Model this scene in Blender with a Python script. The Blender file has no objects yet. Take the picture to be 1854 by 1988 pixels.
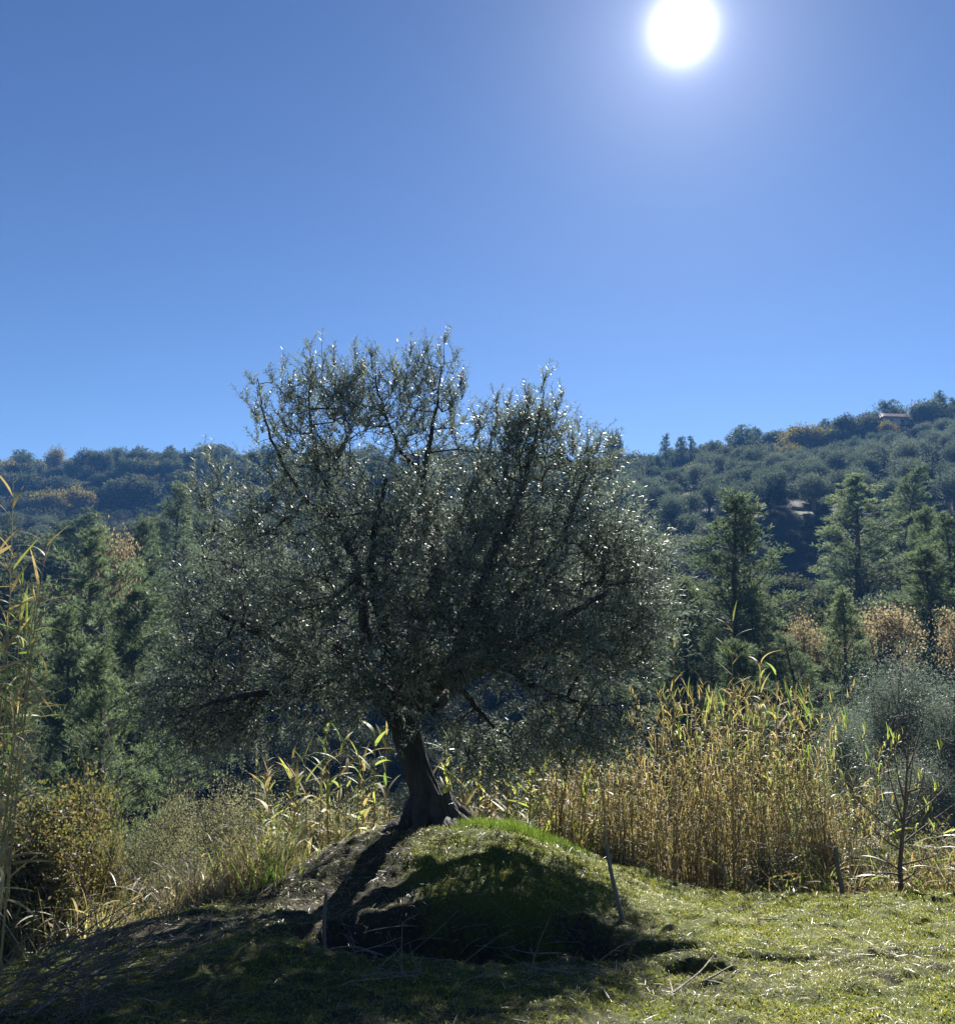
import bpy, math, random
import numpy as np
rng = np.random.default_rng(7)
random.seed(7)
R = math.radians
scene = bpy.context.scene
COL = scene.collection

# ------------------------------------------------------------ camera, sky, sun
F, CX, CY, PITCH = 1780.0, 927.0, 994.0, R(8.81)
cp, sp = math.cos(PITCH), math.sin(PITCH)
def ray(px, py):
    u, v = (px-CX)/F, (CY-py)/F
    return np.array([u, cp - v*sp, sp + v*cp])
def at(px, py, Y):
    r = ray(px, py); return r*(Y/r[1])

cam = bpy.data.cameras.new('camera'); camo = bpy.data.objects.new('camera', cam); COL.objects.link(camo)
cam.sensor_fit = 'HORIZONTAL'; cam.sensor_width = 36.0; cam.lens = F/1854*36.0
cam.clip_start = 0.05; cam.clip_end = 3000
camo.location = (0, 0, 0); camo.rotation_euler = (R(90)+PITCH, 0, 0)
scene.camera = camo

sd = ray(1325, 55); sd = sd/np.linalg.norm(sd)
SUN_EL = math.asin(sd[2]); SUN_AZ = math.atan2(sd[0], sd[1])
w = bpy.data.worlds.new('World'); scene.world = w; w.use_nodes = True
nt = w.node_tree; nt.nodes.clear()
N = nt.nodes.new; L = nt.links.new
wo = N('ShaderNodeOutputWorld'); bg = N('ShaderNodeBackground'); sky = N('ShaderNodeTexSky')
sky.sky_type = 'NISHITA'; sky.sun_disc = False; sky.sun_elevation = SUN_EL; sky.sun_rotation = SUN_AZ
sky.altitude = 900; sky.air_density = 1.0; sky.dust_density = 0.15; sky.ozone_density = 3.0
hs = N('ShaderNodeHueSaturation'); hs.inputs['Saturation'].default_value = 1.0; hs.inputs['Hue'].default_value = 0.505
L(sky.outputs[0], hs.inputs['Color'])
tn = N('ShaderNodeMix'); tn.data_type = 'RGBA'; tn.blend_type = 'MULTIPLY'; tn.inputs[0].default_value = 1
tn.inputs[7].default_value = (0.70, 0.88, 1.0, 1)
L(hs.outputs[0], tn.inputs[6])
gm = N('ShaderNodeGamma'); gm.inputs[1].default_value = 1.35; L(tn.outputs[2], gm.inputs[0])
tk_ = N('ShaderNodeMix'); tk_.data_type = 'RGBA'; tk_.blend_type = 'MULTIPLY'; tk_.inputs[0].default_value = 1; tk_.inputs[7].default_value = (.56, .42, .345, 1); L(gm.outputs[0], tk_.inputs[6])
# the sun itself and its aureole, by direction in the sky
tc = N('ShaderNodeTexCoord'); dp = N('ShaderNodeVectorMath'); dp.operation = 'DOT_PRODUCT'
dp.inputs[1].default_value = tuple(sd); L(tc.outputs['Generated'], dp.inputs[0])
ac = N('ShaderNodeMath'); ac.operation = 'ARCCOSINE'; L(dp.outputs['Value'], ac.inputs[0])
def expo(scale, amp, col):
    m = N('ShaderNodeMath'); m.operation = 'DIVIDE'; m.inputs[1].default_value = scale; L(ac.outputs[0], m.inputs[0])
    q = N('ShaderNodeMath'); q.operation = 'POWER'; q.inputs[1].default_value = 2 if scale < 0.05 else 1; L(m.outputs[0], q.inputs[0])
    n = N('ShaderNodeMath'); n.operation = 'MULTIPLY'; n.inputs[1].default_value = -1; L(q.outputs[0], n.inputs[0])
    e = N('ShaderNodeMath'); e.operation = 'EXPONENT'; L(n.outputs[0], e.inputs[0])
    s = N('ShaderNodeVectorMath'); s.operation = 'SCALE'; s.inputs[0].default_value = tuple(c*amp for c in col); L(e.outputs[0], s.inputs['Scale'])
    return s.outputs[0]
SKY_S = 0.0485
a1 = expo(0.0235, 17, (1, .97, .96)); a2 = expo(0.055, 4.2, (.82, .86, 1))
ad = N('ShaderNodeVectorMath'); ad.operation = 'ADD'; L(a1, ad.inputs[0]); L(a2, ad.inputs[1])
ad2 = N('ShaderNodeVectorMath'); ad2.operation = 'ADD'; L(ad.outputs[0], ad2.inputs[0]); L(tk_.outputs[2], ad2.inputs[1])
L(ad2.outputs[0], bg.inputs['Color']); bg.inputs['Strength'].default_value = SKY_S
L(bg.outputs[0], wo.inputs[0])

sun = bpy.data.lights.new('sun', 'SUN'); sun.energy = 4.6; sun.angle = R(0.53); sun.color = (1.0, 0.955, 0.88)
suno = bpy.data.objects.new('sun', sun); COL.objects.link(suno)
suno.rotation_euler = (R(90)-SUN_EL, 0, -SUN_AZ+math.pi)
suno.location = (4, 20, 30)
scene.view_settings.view_transform = 'Standard'; scene.view_settings.look = 'None'
scene.view_settings.exposure = 1.78; scene.view_settings.gamma = 1.0
scene.render.engine = 'CYCLES'
cy = scene.cycles
cy.max_bounces = 6; cy.diffuse_bounces = 3; cy.glossy_bounces = 2; cy.transmission_bounces = 3; cy.transparent_max_bounces = 4
cy.volume_bounces = 0; cy.sample_clamp_indirect = 6
HAZE_DENSITY = 0.00045

# ------------------------------------------------------------ noise (numpy)
def _h(ix, iy, iz, s):
    n = (ix*374761393 + iy*668265263 + iz*2147483647 + s*1274126177) & 0xffffffff
    n = ((n ^ (n >> 13))*1274126177) & 0xffffffff
    n = (n ^ (n >> 16))
    return (n & 0xffff)/65535.0
def vnoise(x, y, z=None, s=0):
    x = np.asarray(x, float); y = np.asarray(y, float)
    z = np.zeros_like(x) if z is None else np.asarray(z, float)
    xi, yi, zi = np.floor(x).astype(np.int64), np.floor(y).astype(np.int64), np.floor(z).astype(np.int64)
    fx, fy, fz = x-xi, y-yi, z-zi
    fx, fy, fz = fx*fx*(3-2*fx), fy*fy*(3-2*fy), fz*fz*(3-2*fz)
    r = 0
    for a in (0, 1):
        for b in (0, 1):
            for c in (0, 1):
                wgt = (fx if a else 1-fx)*(fy if b else 1-fy)*(fz if c else 1-fz)
                r = r + wgt*_h(xi+a, yi+b, zi+c, s)
    return r*2-1
def fbm(x, y, z=None, s=0, o=4):
    r = 0; a = 1.0; f = 1.0; t = 0
    for i in range(o):
        r = r + a*vnoise(x*f, y*f, None if z is None else z*f, s+i*17); t += a; a *= .5; f *= 2.03
    return r/t
def sst(a, b, x):
    t = np.clip((x-a)/(b-a), 0, 1); return t*t*(3-2*t)

# ------------------------------------------------------------ terrain functions
POLY = np.array([(-2.35, 3.3), (-2.42, 4.8), (-2.62, 5.7), (-2.55, 6.6), (-2.3, 7.15), (-2.0, 7.7), (-2.35, 8.6), (-2.0, 9.5),
                 (0, 9.85), (1.4, 9.35), (2.1, 8.75), (2.9, 8.55), (4.2, 8.75), (8, 9.1), (16, 9.4), (16, -6), (-2.2, -6)])
def edge_out(x, y):
    """distance outside the grassy shelf (0 inside)"""
    d2 = np.full(x.shape, 1e9); inside = np.zeros(x.shape, bool)
    n = len(POLY)
    for i in range(n):
        ax, ay = POLY[i]; bx, by = POLY[(i+1) % n]
        ex, ey = bx-ax, by-ay
        t = np.clip(((x-ax)*ex+(y-ay)*ey)/(ex*ex+ey*ey), 0, 1)
        d2 = np.minimum(d2, (x-ax-t*ex)**2+(y-ay-t*ey)**2)
        c = ((ay > y) != (by > y))
        with np.errstate(divide='ignore', invalid='ignore'):
            xi = ax+(y-ay)/(ey if ey != 0 else 1e-9)*ex
        inside ^= c & (x < xi)
    return np.where(inside, -np.sqrt(d2), np.sqrt(d2))
CRX = [-3.2, -2.32, -1.83, -1.1, -.75, -.37, 0, .355, .84, 1.33, 1.81, 2.4, 3.2]
CRM = [-.25, -.10, .15, .47, .54, .57, .57, .55, .37, .18, .06, -.03, 0]
def near_raw(x, y):
    x = np.asarray(x, float); y = np.asarray(y, float)
    base = -1.60 - .12*(y-4.3)
    m = np.interp(x, CRX, CRM)
    y0 = np.interp(x, [-2.5, -1, 0, 1, 2], [7.6, 7.0, 6.6, 6.7, 7.4])
    y1 = np.interp(x, [-2.5, -1, 0, 1, 2], [9.0, 8.8, 8.6, 8.7, 9.2])
    z = base + m*sst(0, 1, (y-y0)/(y1-y0))
    z = z - m*.5*sst(9.3, 10.5, y)
    # left hump a bit raised and rounded
    z = z + .08*np.exp(-((x+1.6)/.7)**2-((y-6.6)/.7)**2) + .05*np.exp(-((x+1.1)/.5)**2-((y-5.6)/.4)**2)
    # hollow in front of the mound
    wob = .16*fbm(x*1.3, y*1.3, None, 5, 3)
    px_, py_ = (x+.12)/1.13, (y-6.42)/np.where(y > 6.42, .95, .86)
    r = np.sqrt(px_**2+py_**2)+wob
    z = z - .85*(1-sst(.74, 1.03, r))
    # trench running right from the hollow
    r2 = np.sqrt(((x-.95)/.45)**2+((y-6.0-.2*(x-.95))/.3)**2)+wob
    z = z - .3*(1-sst(.5, 1.15, r2))
    r3 = np.sqrt(((x-1.27)/.22)**2+((y-5.42)/.15)**2)+wob*1.2
    z = z - .34*(1-sst(.6, 1.1, r3)) + .05*np.exp(-((x-1.3)/.25)**2-((y-5.75)/.14)**2)
    r4 = np.sqrt(((x-1.75)/.3)**2+((y-5.75)/.09)**2)+wob*1.5
    z = z - .07*(1-sst(.4, 1.2, r4))
    d = edge_out(x, y) + .10*fbm(x*1.7, y*1.7, None, 9, 2)
    dl = np.clip(d, 0, 4)
    z = z - .62*sst(0, .8, dl) - .32*np.clip(d-.2, 0, 60)*1.0 - np.where(x < -1.9, .3, .1)*sst(0, 1.5, dl)
    return z, d
def near_h(x, y):
    z, d = near_raw(x, y)
    z = z + .045*fbm(x*1.6, y*1.6, None, 21, 3) + .028*fbm(x*6, y*6, None, 22, 3) + .012*fbm(x*17, y*17, None, 23, 2)
    # clods
    c = fbm(x*5.2, y*5.2, None, 31, 4); z = z + .03*sst(.1, .6, c)
    return z
TU = np.array([-.75, -.52, -.3, 0, .15, .35, .52, .75])
TY = np.array([-80, 8, 14, 20, 40, 60, 80, 105, 119, 124, 150, 180, 210, 240, 270, 330, 600.])
TZ = np.array([
    [-2.2, -2.6, -5.6, -7, -7.5, -4, 1, 7, 10.5, 11.5, 18, 23.5, 33, 47, 56, 54, 25],
    [-2.2, -2.6, -5.6, -7, -7.5, -4, 1, 7, 10.5, 11.5, 18, 23.5, 33, 47, 56, 54, 25],
    [-2.2, -2.6, -5.6, -7, -7.5, -4, 1, 7.5, 11, 12, 19, 25, 35, 49, 57, 55, 25],
    [-2.2, -2.6, -5.2, -6.8, -7, -3.5, 1.5, 8, 12, 13, 20, 28, 38, 50, 57, 54, 25],
    [-2.2, -2.6, -5.0, -6.5, -6, -2, 3, 9, 13, 14, 22, 31, 41, 48.5, 51.5, 48, 25],
    [-2.2, -2.6, -4.6, -6, -4, 0, 3.5, 6.8, 18.0, 19.3, 27, 36, 46.5, 54, 56, 52, 25],
    [-2.2, -2.6, -4.6, -5.5, -3, 1, 5, 11.5, 18.5, 20, 30, 40.5, 53, 60, 62, 58, 25],
    [-2.2, -2.6, -4.6, -5.5, -3, 1, 5, 12, 18.5, 21, 31, 43, 57, 66, 68, 62, 25]])
TZ[:3, 12:16] -= 3.5; TZ[3, 12:16] -= 3.6; TZ[4, 12:16] -= 3.8; TZ[5, 12:16] -= 2.5; TZ[6:, 12:16] -= 1.0
def far_h(x, y, rough=True):
    x = np.asarray(x, float); y = np.asarray(y, float)
    yy = np.maximum(y, 8.0); u = np.clip(x/yy, -.75, .75)
    k = np.clip(np.searchsorted(TU, u, side='right')-1, 0, len(TU)-2)
    t = (u-TU[k])/(TU[k+1]-TU[k]); t = t*t*(3-2*t)
    cols = np.stack([np.interp(y, TY, TZ[i]) for i in range(len(TU))])
    idx = np.arange(x.size).reshape(x.shape)
    c2 = cols.reshape(len(TU), -1)
    z = (c2[k.ravel(), idx.ravel()]*(1-t.ravel()) + c2[k.ravel()+1, idx.ravel()]*t.ravel()).reshape(x.shape)
    if rough:
        am = np.clip(y/80, .1, 2.2)
        z = z + am*fbm(x/22, y/22, None, 41, 4)
    return z
def ground_z(x, y):
    x = np.atleast_1d(np.asarray(x, float)); y = np.atleast_1d(np.asarray(y, float))
    n = near_h(x, y); f = far_h(x, y)
    inn = (x > -9) & (x < 9.5) & (y < 13.5)
    return np.where(inn, np.maximum(n, f), f)
def gz(x, y): return float(ground_z(x, y)[0])

# ------------------------------------------------------------ mesh helpers
def mk_mesh(name, V, Q, mats, attr=None, smooth=False, mat_idx=None):
    V = np.asarray(V, np.float32); Q = np.asarray(Q, np.int32)
    me = bpy.data.meshes.new(name)
    me.vertices.add(len(V)); me.vertices.foreach_set('co', V.ravel())
    k = Q.shape[1]
    me.loops.add(Q.size); me.loops.foreach_set('vertex_index', Q.ravel())
    me.polygons.add(len(Q)); me.polygons.foreach_set('loop_start', np.arange(0, Q.size, k, dtype=np.int32))
    me.polygons.foreach_set('loop_total', np.full(len(Q), k, np.int32))
    if smooth: me.polygons.foreach_set('use_smooth', np.ones(len(Q), bool))
    if mat_idx is not None: me.polygons.foreach_set('material_index', np.asarray(mat_idx, np.int32))
    for m in (mats if isinstance(mats, (list, tuple)) else [mats]): me.materials.append(m)
    if attr is not None:
        for an, av in attr.items():
            a = me.attributes.new(an, 'FLOAT', 'POINT'); a.data.foreach_set('value', np.asarray(av, np.float32))
    me.update(calc_edges=True)
    return me
def obj(name, me, parent=None, loc=(0, 0, 0), rot=(0, 0, 0), sc=(1, 1, 1)):
    o = bpy.data.objects.new(name, me); COL.objects.link(o)
    o.location = loc; o.rotation_euler = rot; o.scale = sc
    if parent is not None: o.parent = parent
    return o
def tag(o, label=None, cat=None, group=None, kind=None):
    if label: o['label'] = label
    if cat: o['category'] = cat
    if group: o['group'] = group
    if kind: o['kind'] = kind
    return o
def thing(name, label, cat, group=None, loc=(0, 0, 0), rot=(0, 0, 0), sc=(1, 1, 1)):
    o = bpy.data.objects.new(name, None); COL.objects.link(o); o.empty_display_size = .1
    o.location = loc; o.rotation_euler = rot; o.scale = sc
    return tag(o, label, cat, group)
def where(px, names):
    return next(n for lim, n in names if px < lim)
def col_of(x, y): return CX + F*x/(y*1.03)
def copy_tree(src, parent=None):
    c = src.copy(); COL.objects.link(c); c.parent = parent
    for ch in list(src.children): copy_tree(ch, c)
    return c
def nrm(v): return v/(np.linalg.norm(v, axis=-1, keepdims=True)+1e-9)
def rdir(n, r=None):
    r = r or rng
    return nrm(r.normal(size=(n, 3)))
def leaves(P, D, Nn, Ln, W, fold=.15, rnd=None):
    """one lance-shaped quad per leaf"""
    n = len(P); D = nrm(D); S = nrm(np.cross(D, Nn)); Up = np.cross(S, D)
    Ln = np.broadcast_to(np.asarray(Ln, float), (n,))[:, None]; W = np.broadcast_to(np.asarray(W, float), (n,))[:, None]
    mid = P + D*Ln*.48
    V = np.empty((n, 4, 3)); V[:, 0] = P; V[:, 1] = mid+S*W*.5+Up*W*fold; V[:, 2] = P+D*Ln - Up*Ln*fold*.3; V[:, 3] = mid-S*W*.5+Up*W*fold
    Q = np.arange(n*4).reshape(n, 4)
    rn = rng.random(n) if rnd is None else rnd
    return V.reshape(-1, 3), Q, np.repeat(rn, 4)
def tubes(A, B, ra, rb, k=4):
    A = np.asarray(A, float); B = np.asarray(B, float); n = len(A)
    d = nrm(B-A); ref = np.where(np.abs(d[:, 2:3]) > .9, np.array([[1., 0, 0]]), np.array([[0, 0, 1.]]))
    s = nrm(np.cross(d, ref)); t = np.cross(s, d)
    th = np.arange(k)*2*math.pi/k
    ring = s[:, None]*np.cos(th)[None, :, None] + t[:, None]*np.sin(th)[None, :, None]
    ra = np.broadcast_to(np.asarray(ra, float), (n,))[:, None, None]; rb = np.broadcast_to(np.asarray(rb, float), (n,))[:, None, None]
    V = np.concatenate([A[:, None]+ring*ra, B[:, None]+ring*rb], 1)   # n,2k,3
    i = np.arange(k); j = (i+1) % k
    q = np.stack([i, j, j+k, i+k], 1)
    Q = (q[None]+(np.arange(n)*2*k)[:, None, None]).reshape(-1, 4)
    return V.reshape(-1, 3), Q
def poly_tube(P, Rr, k=8, ridge=0.0, seed=0, lobes=5, twist=0):
    """continuous tube through points P with radii Rr"""
    P = np.asarray(P, float); n = len(P); Rr = np.asarray(Rr, float)
    T = nrm(np.gradient(P, axis=0)); ref = np.array([1., 0, 0]) if abs(T[0, 2]) > .7 else np.array([0, 0, 1.])
    s = nrm(np.cross(T[0], ref)); V = []
    th = np.arange(k)*2*math.pi/k
    for i in range(n):
        s = nrm(s - T[i]*np.dot(s, T[i])); t = np.cross(T[i], s)
        rr = Rr[i]*np.ones(k)
        if ridge:
            rr = rr*(1+ridge*np.sin(th*lobes+twist*i/n+seed)+ridge*.7*fbm(np.cos(th)*2.2+i*.13, np.sin(th)*2.2, np.full(k, i*.16), seed, 3))
        V.append(P[i]+s*(np.cos(th)*rr)[:, None]+t*(np.sin(th)*rr)[:, None])
    V = np.concatenate(V); i = np.arange(k); j = (i+1) % k
    q = np.stack([i, j, j+k, i+k], 1)
    Q = (q[None]+(np.arange(n-1)*k)[:, None, None]).reshape(-1, 4)
    return V, Q
class MB:
    def __init__(s): s.V = []; s.Q = []; s.A = []; s.n = 0
    def add(s, V, Q, A=None):
        s.V.append(np.asarray(V, float)); s.Q.append(np.asarray(Q)+s.n); s.n += len(V)
        s.A.append(np.asarray(A, float) if A is not None else np.full(len(V), rng.random()))
    def mesh(s, name, mats, smooth=False):
        return mk_mesh(name, np.concatenate(s.V), np.concatenate(s.Q), mats, {'rnd': np.concatenate(s.A)}, smooth)
def strips(P, D, Up, Ln, W, droop, seg=5, twist=0.0, rnd=None):
    """long reed/grass blades: each a tapering strip that droops under gravity"""
    n = len(P); D = nrm(np.asarray(D, float)); Ln = np.broadcast_to(Ln, (n,))[:, None]; W = np.broadcast_to(W, (n,))[:, None]
    droop = np.broadcast_to(droop, (n,))[:, None]
    S = nrm(np.cross(D, Up)); V = np.empty((n, seg+1, 2, 3))
    S2 = nrm(S + (rng.normal(size=(n, 3))*twist))
    for i in range(seg+1):
        t = i/seg
        c = P + D*Ln*t*(1-.25*droop*t) + np.array([0, 0, -1.])*Ln*droop*t*t
        wt = W*.5*(min(1, .55+t*2.2) * (1-t**2.2)**.8 if i < seg else .03)
        ss = S*(1-t)+S2*t
        V[:, i, 0] = c-ss*wt; V[:, i, 1] = c+ss*wt
    b = np.arange(seg)*2
    q = np.stack([b, b+1, b+3, b+2], 1)
    Q = (q[None]+(np.arange(n)*(seg+1)*2)[:, None, None]).reshape(-1, 4)
    rn = rng.random(n) if rnd is None else rnd
    return V.reshape(-1, 3), Q, np.repeat(rn, (seg+1)*2)

# ------------------------------------------------------------ materials
def new_mat(name):
    m = bpy.data.materials.new(name); m.use_nodes = True; t = m.node_tree; t.nodes.clear()
    return m, t, t.nodes.new, t.links.new
def ramp(t, stops):
    r = t.nodes.new('ShaderNodeValToRGB'); e = r.color_ramp.elements
    while len(e) < len(stops): e.new(.5)
    for i, (p, c) in enumerate(stops): e[i].position = p; e[i].color = (*c, 1)
    return r
def leaf_mat(name, stops, under=None, trans=.35, rough=.45, spec=.5, inst=.35, tcol=1.6, tb=.62):
    m, t, N, L = new_mat(name)
    out = N('ShaderNodeOutputMaterial'); at_ = N('ShaderNodeAttribute'); at_.attribute_name = 'rnd'
    oi = N('ShaderNodeObjectInfo')
    mx = N('ShaderNodeMix'); mx.inputs[0].default_value = inst; L(at_.outputs['Fac'], mx.inputs[2]); L(oi.outputs['Random'], mx.inputs[3])
    rp = ramp(t, stops); L(mx.outputs[0], rp.inputs[0]); col = rp.outputs[0]
    if under:
        g = N('ShaderNodeNewGeometry'); u = N('ShaderNodeMix'); u.data_type = 'RGBA'
        L(g.outputs['Backfacing'], u.inputs[0]); L(col, u.inputs[6]); u.inputs[7].default_value = (*under, 1); surf = u.outputs[2]
    else: surf = col
    p = N('ShaderNodeBsdfPrincipled'); p.inputs['Roughness'].default_value = rough; p.inputs['Specular IOR Level'].default_value = spec
    L(surf, p.inputs['Base Color'])
    tr = N('ShaderNodeBsdfTranslucent'); g2 = N('ShaderNodeMix'); g2.data_type = 'RGBA'; g2.blend_type = 'MULTIPLY'; g2.inputs[0].default_value = 1
    L(col, g2.inputs[6]); g2.inputs[7].default_value = (tcol, tcol*.98, tcol*tb, 1); L(g2.outputs[2], tr.inputs['Color'])
    ms = N('ShaderNodeMixShader'); ms.inputs[0].default_value = trans
    L(p.outputs[0], ms.inputs[1]); L(tr.outputs[0], ms.inputs[2]); L(ms.outputs[0], out.inputs[0])
    return m
def bark_mat(name, c1, c2, scale=8, bump=.5, stretch=(1, 1, .25)):
    m, t, N, L = new_mat(name)
    out = N('ShaderNodeOutputMaterial'); p = N('ShaderNodeBsdfPrincipled'); p.inputs['Roughness'].default_value = .85
    tc = N('ShaderNodeTexCoord'); mp = N('ShaderNodeMapping'); mp.inputs['Scale'].default_value = stretch; L(tc.outputs['Object'], mp.inputs[0])
    nz = N('ShaderNodeTexNoise'); nz.inputs['Scale'].default_value = scale; nz.inputs['Detail'].default_value = 8; nz.inputs['Roughness'].default_value = .65; L(mp.outputs[0], nz.inputs[0])
    vo = N('ShaderNodeTexVoronoi'); vo.inputs['Scale'].default_value = scale*2.5; vo.feature = 'DISTANCE_TO_EDGE'; L(mp.outputs[0], vo.inputs[0])
    rp = ramp(t, [(.3, c1), (.7, c2)]); L(nz.outputs[0], rp.inputs[0]); L(rp.outputs[0], p.inputs['Base Color'])
    b = N('ShaderNodeBump'); b.inputs['Strength'].default_value = bump; b.inputs['Distance'].default_value = .02
    ad = N('ShaderNodeMath'); ad.operation = 'ADD'; L(nz.outputs[0], ad.inputs[0])
    mm = N('ShaderNodeMath'); mm.operation = 'MINIMUM'; mm.inputs[1].default_value = .15; L(vo.outputs[0], mm.inputs[0])
    m3 = N('ShaderNodeMath'); m3.operation = 'MULTIPLY'; m3.inputs[1].default_value = 4; L(mm.outputs[0], m3.inputs[0]); L(m3.outputs[0], ad.inputs[1])
    L(ad.outputs[0], b.inputs['Height']); L(b.outputs[0], p.inputs['Normal']); L(p.outputs[0], out.inputs[0])
    return m
M = {}
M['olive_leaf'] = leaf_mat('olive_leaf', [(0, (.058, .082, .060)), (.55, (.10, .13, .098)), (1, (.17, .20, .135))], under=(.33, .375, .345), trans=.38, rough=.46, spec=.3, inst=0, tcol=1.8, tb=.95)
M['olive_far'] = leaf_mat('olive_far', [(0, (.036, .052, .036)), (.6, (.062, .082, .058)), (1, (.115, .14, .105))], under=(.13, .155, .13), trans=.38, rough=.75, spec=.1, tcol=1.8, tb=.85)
M['silver_leaf'] = leaf_mat('silver_olive_leaf', [(0, (.06, .085, .062)), (.6, (.10, .13, .10)), (1, (.18, .21, .165))], under=(.28, .33, .30), trans=.38, rough=.5, spec=.3, tcol=1.8, tb=.9)
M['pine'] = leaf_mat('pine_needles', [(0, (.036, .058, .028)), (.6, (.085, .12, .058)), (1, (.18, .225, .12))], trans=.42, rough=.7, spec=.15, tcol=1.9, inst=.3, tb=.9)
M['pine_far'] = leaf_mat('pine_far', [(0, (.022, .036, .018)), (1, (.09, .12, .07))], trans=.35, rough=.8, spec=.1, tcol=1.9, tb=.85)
M['oak'] = leaf_mat('holm_oak_leaves', [(0, (.028, .036, .022)), (.7, (.065, .078, .042)), (1, (.13, .14, .075))], trans=.38, rough=.8, spec=.1, tb=.8)
M['oak_yellow'] = leaf_mat('yellowing_oak_leaves', [(0, (.09, .085, .03)), (1, (.22, .18, .07))], trans=.35, rough=.8, spec=.1)
M['orange'] = leaf_mat('orange_autumn_leaves', [(0, (.16, .14, .08)), (.5, (.26, .21, .13)), (1, (.36, .31, .20))], trans=.45, rough=.8, spec=.1, inst=.15, tcol=1.3, tb=.85)
M['scrub'] = leaf_mat('scrub_leaves', [(0, (.014, .020, .011)), (.7, (.035, .042, .022)), (1, (.07, .068, .036))], trans=.2, rough=.7, spec=.2)
M['shrub_grey'] = leaf_mat('grey_shrub_leaves', [(0, (.06, .068, .048)), (.55, (.115, .12, .088)), (.8, (.19, .18, .135)), (1, (.30, .28, .21))], trans=.5, rough=.6, spec=.3, tcol=1.7)
M['autumn_bush'] = leaf_mat('autumn_bush_leaves', [(0, (.055, .072, .03)), (.5, (.105, .11, .045)), (.8, (.17, .125, .07)), (1, (.25, .15, .10))], trans=.5, rough=.5, spec=.3, inst=0, tcol=1.6)
M['reed_leaf'] = leaf_mat('reed_leaf_straw', [(0, (.13, .14, .06)), (.3, (.22, .185, .10)), (.6, (.32, .255, .15)), (.85, (.45, .38, .19)), (1, (.54, .48, .30))], trans=.45, rough=.62, spec=.25, tcol=1.2, inst=.35)
M['reed_green'] = leaf_mat('reed_leaf_green', [(0, (.08, .14, .04)), (.55, (.17, .24, .07)), (.85, (.30, .31, .11)), (1, (.48, .42, .22))], trans=.5, rough=.5, spec=.3, tcol=1.5, inst=.2)
M['straw'] = leaf_mat('dry_straw', [(0, (.10, .08, .05)), (.5, (.22, .19, .13)), (1, (.44, .40, .30))], trans=.35, rough=.45, inst=0, tcol=1.1)
M['grass'] = leaf_mat('meadow_grass', [(0, (.06, .095, .02)), (.5, (.145, .175, .04)), (.8, (.23, .235, .08)), (1, (.33, .32, .16))], trans=.42, rough=.42, spec=.35, inst=0, tcol=1.6)
M['grass_bright'] = leaf_mat('fresh_grass', [(0, (.07, .12, .022)), (1, (.15, .21, .05))], trans=.42, rough=.35, inst=0, tcol=1.5)
M['moss'] = leaf_mat('moss_fronds', [(0, (.07, .10, .016)), (.5, (.17, .19, .03)), (1, (.29, .29, .05))], trans=.4, rough=.7, inst=0, tcol=1.5)
M['bark'] = bark_mat('olive_bark', (.013, .012, .011), (.055, .050, .044), 7, 1.0)
M['pine_bark'] = bark_mat('pine_bark', (.05, .035, .025), (.13, .09, .065), 4, .5)
M['twig'] = bark_mat('grey_twig', (.10, .085, .07), (.26, .23, .19), 12, .3)
M['shaded_twig'] = bark_mat('shaded_dead_twig', (.045, .038, .032), (.13, .115, .10), 12, .3)  # twig bark darkened in colour to stand in for shade on the brush heap
M['red_bark'] = bark_mat('reddish_bark', (.07, .042, .03), (.16, .10, .075), 14, .4)
M['stake'] = bark_mat('weathered_stake', (.09, .075, .06), (.24, .20, .16), 14, .5, (1, 1, .08))
M['cane'] = bark_mat('cane_stem', (.22, .16, .07), (.38, .30, .15), 10, .2)
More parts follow.
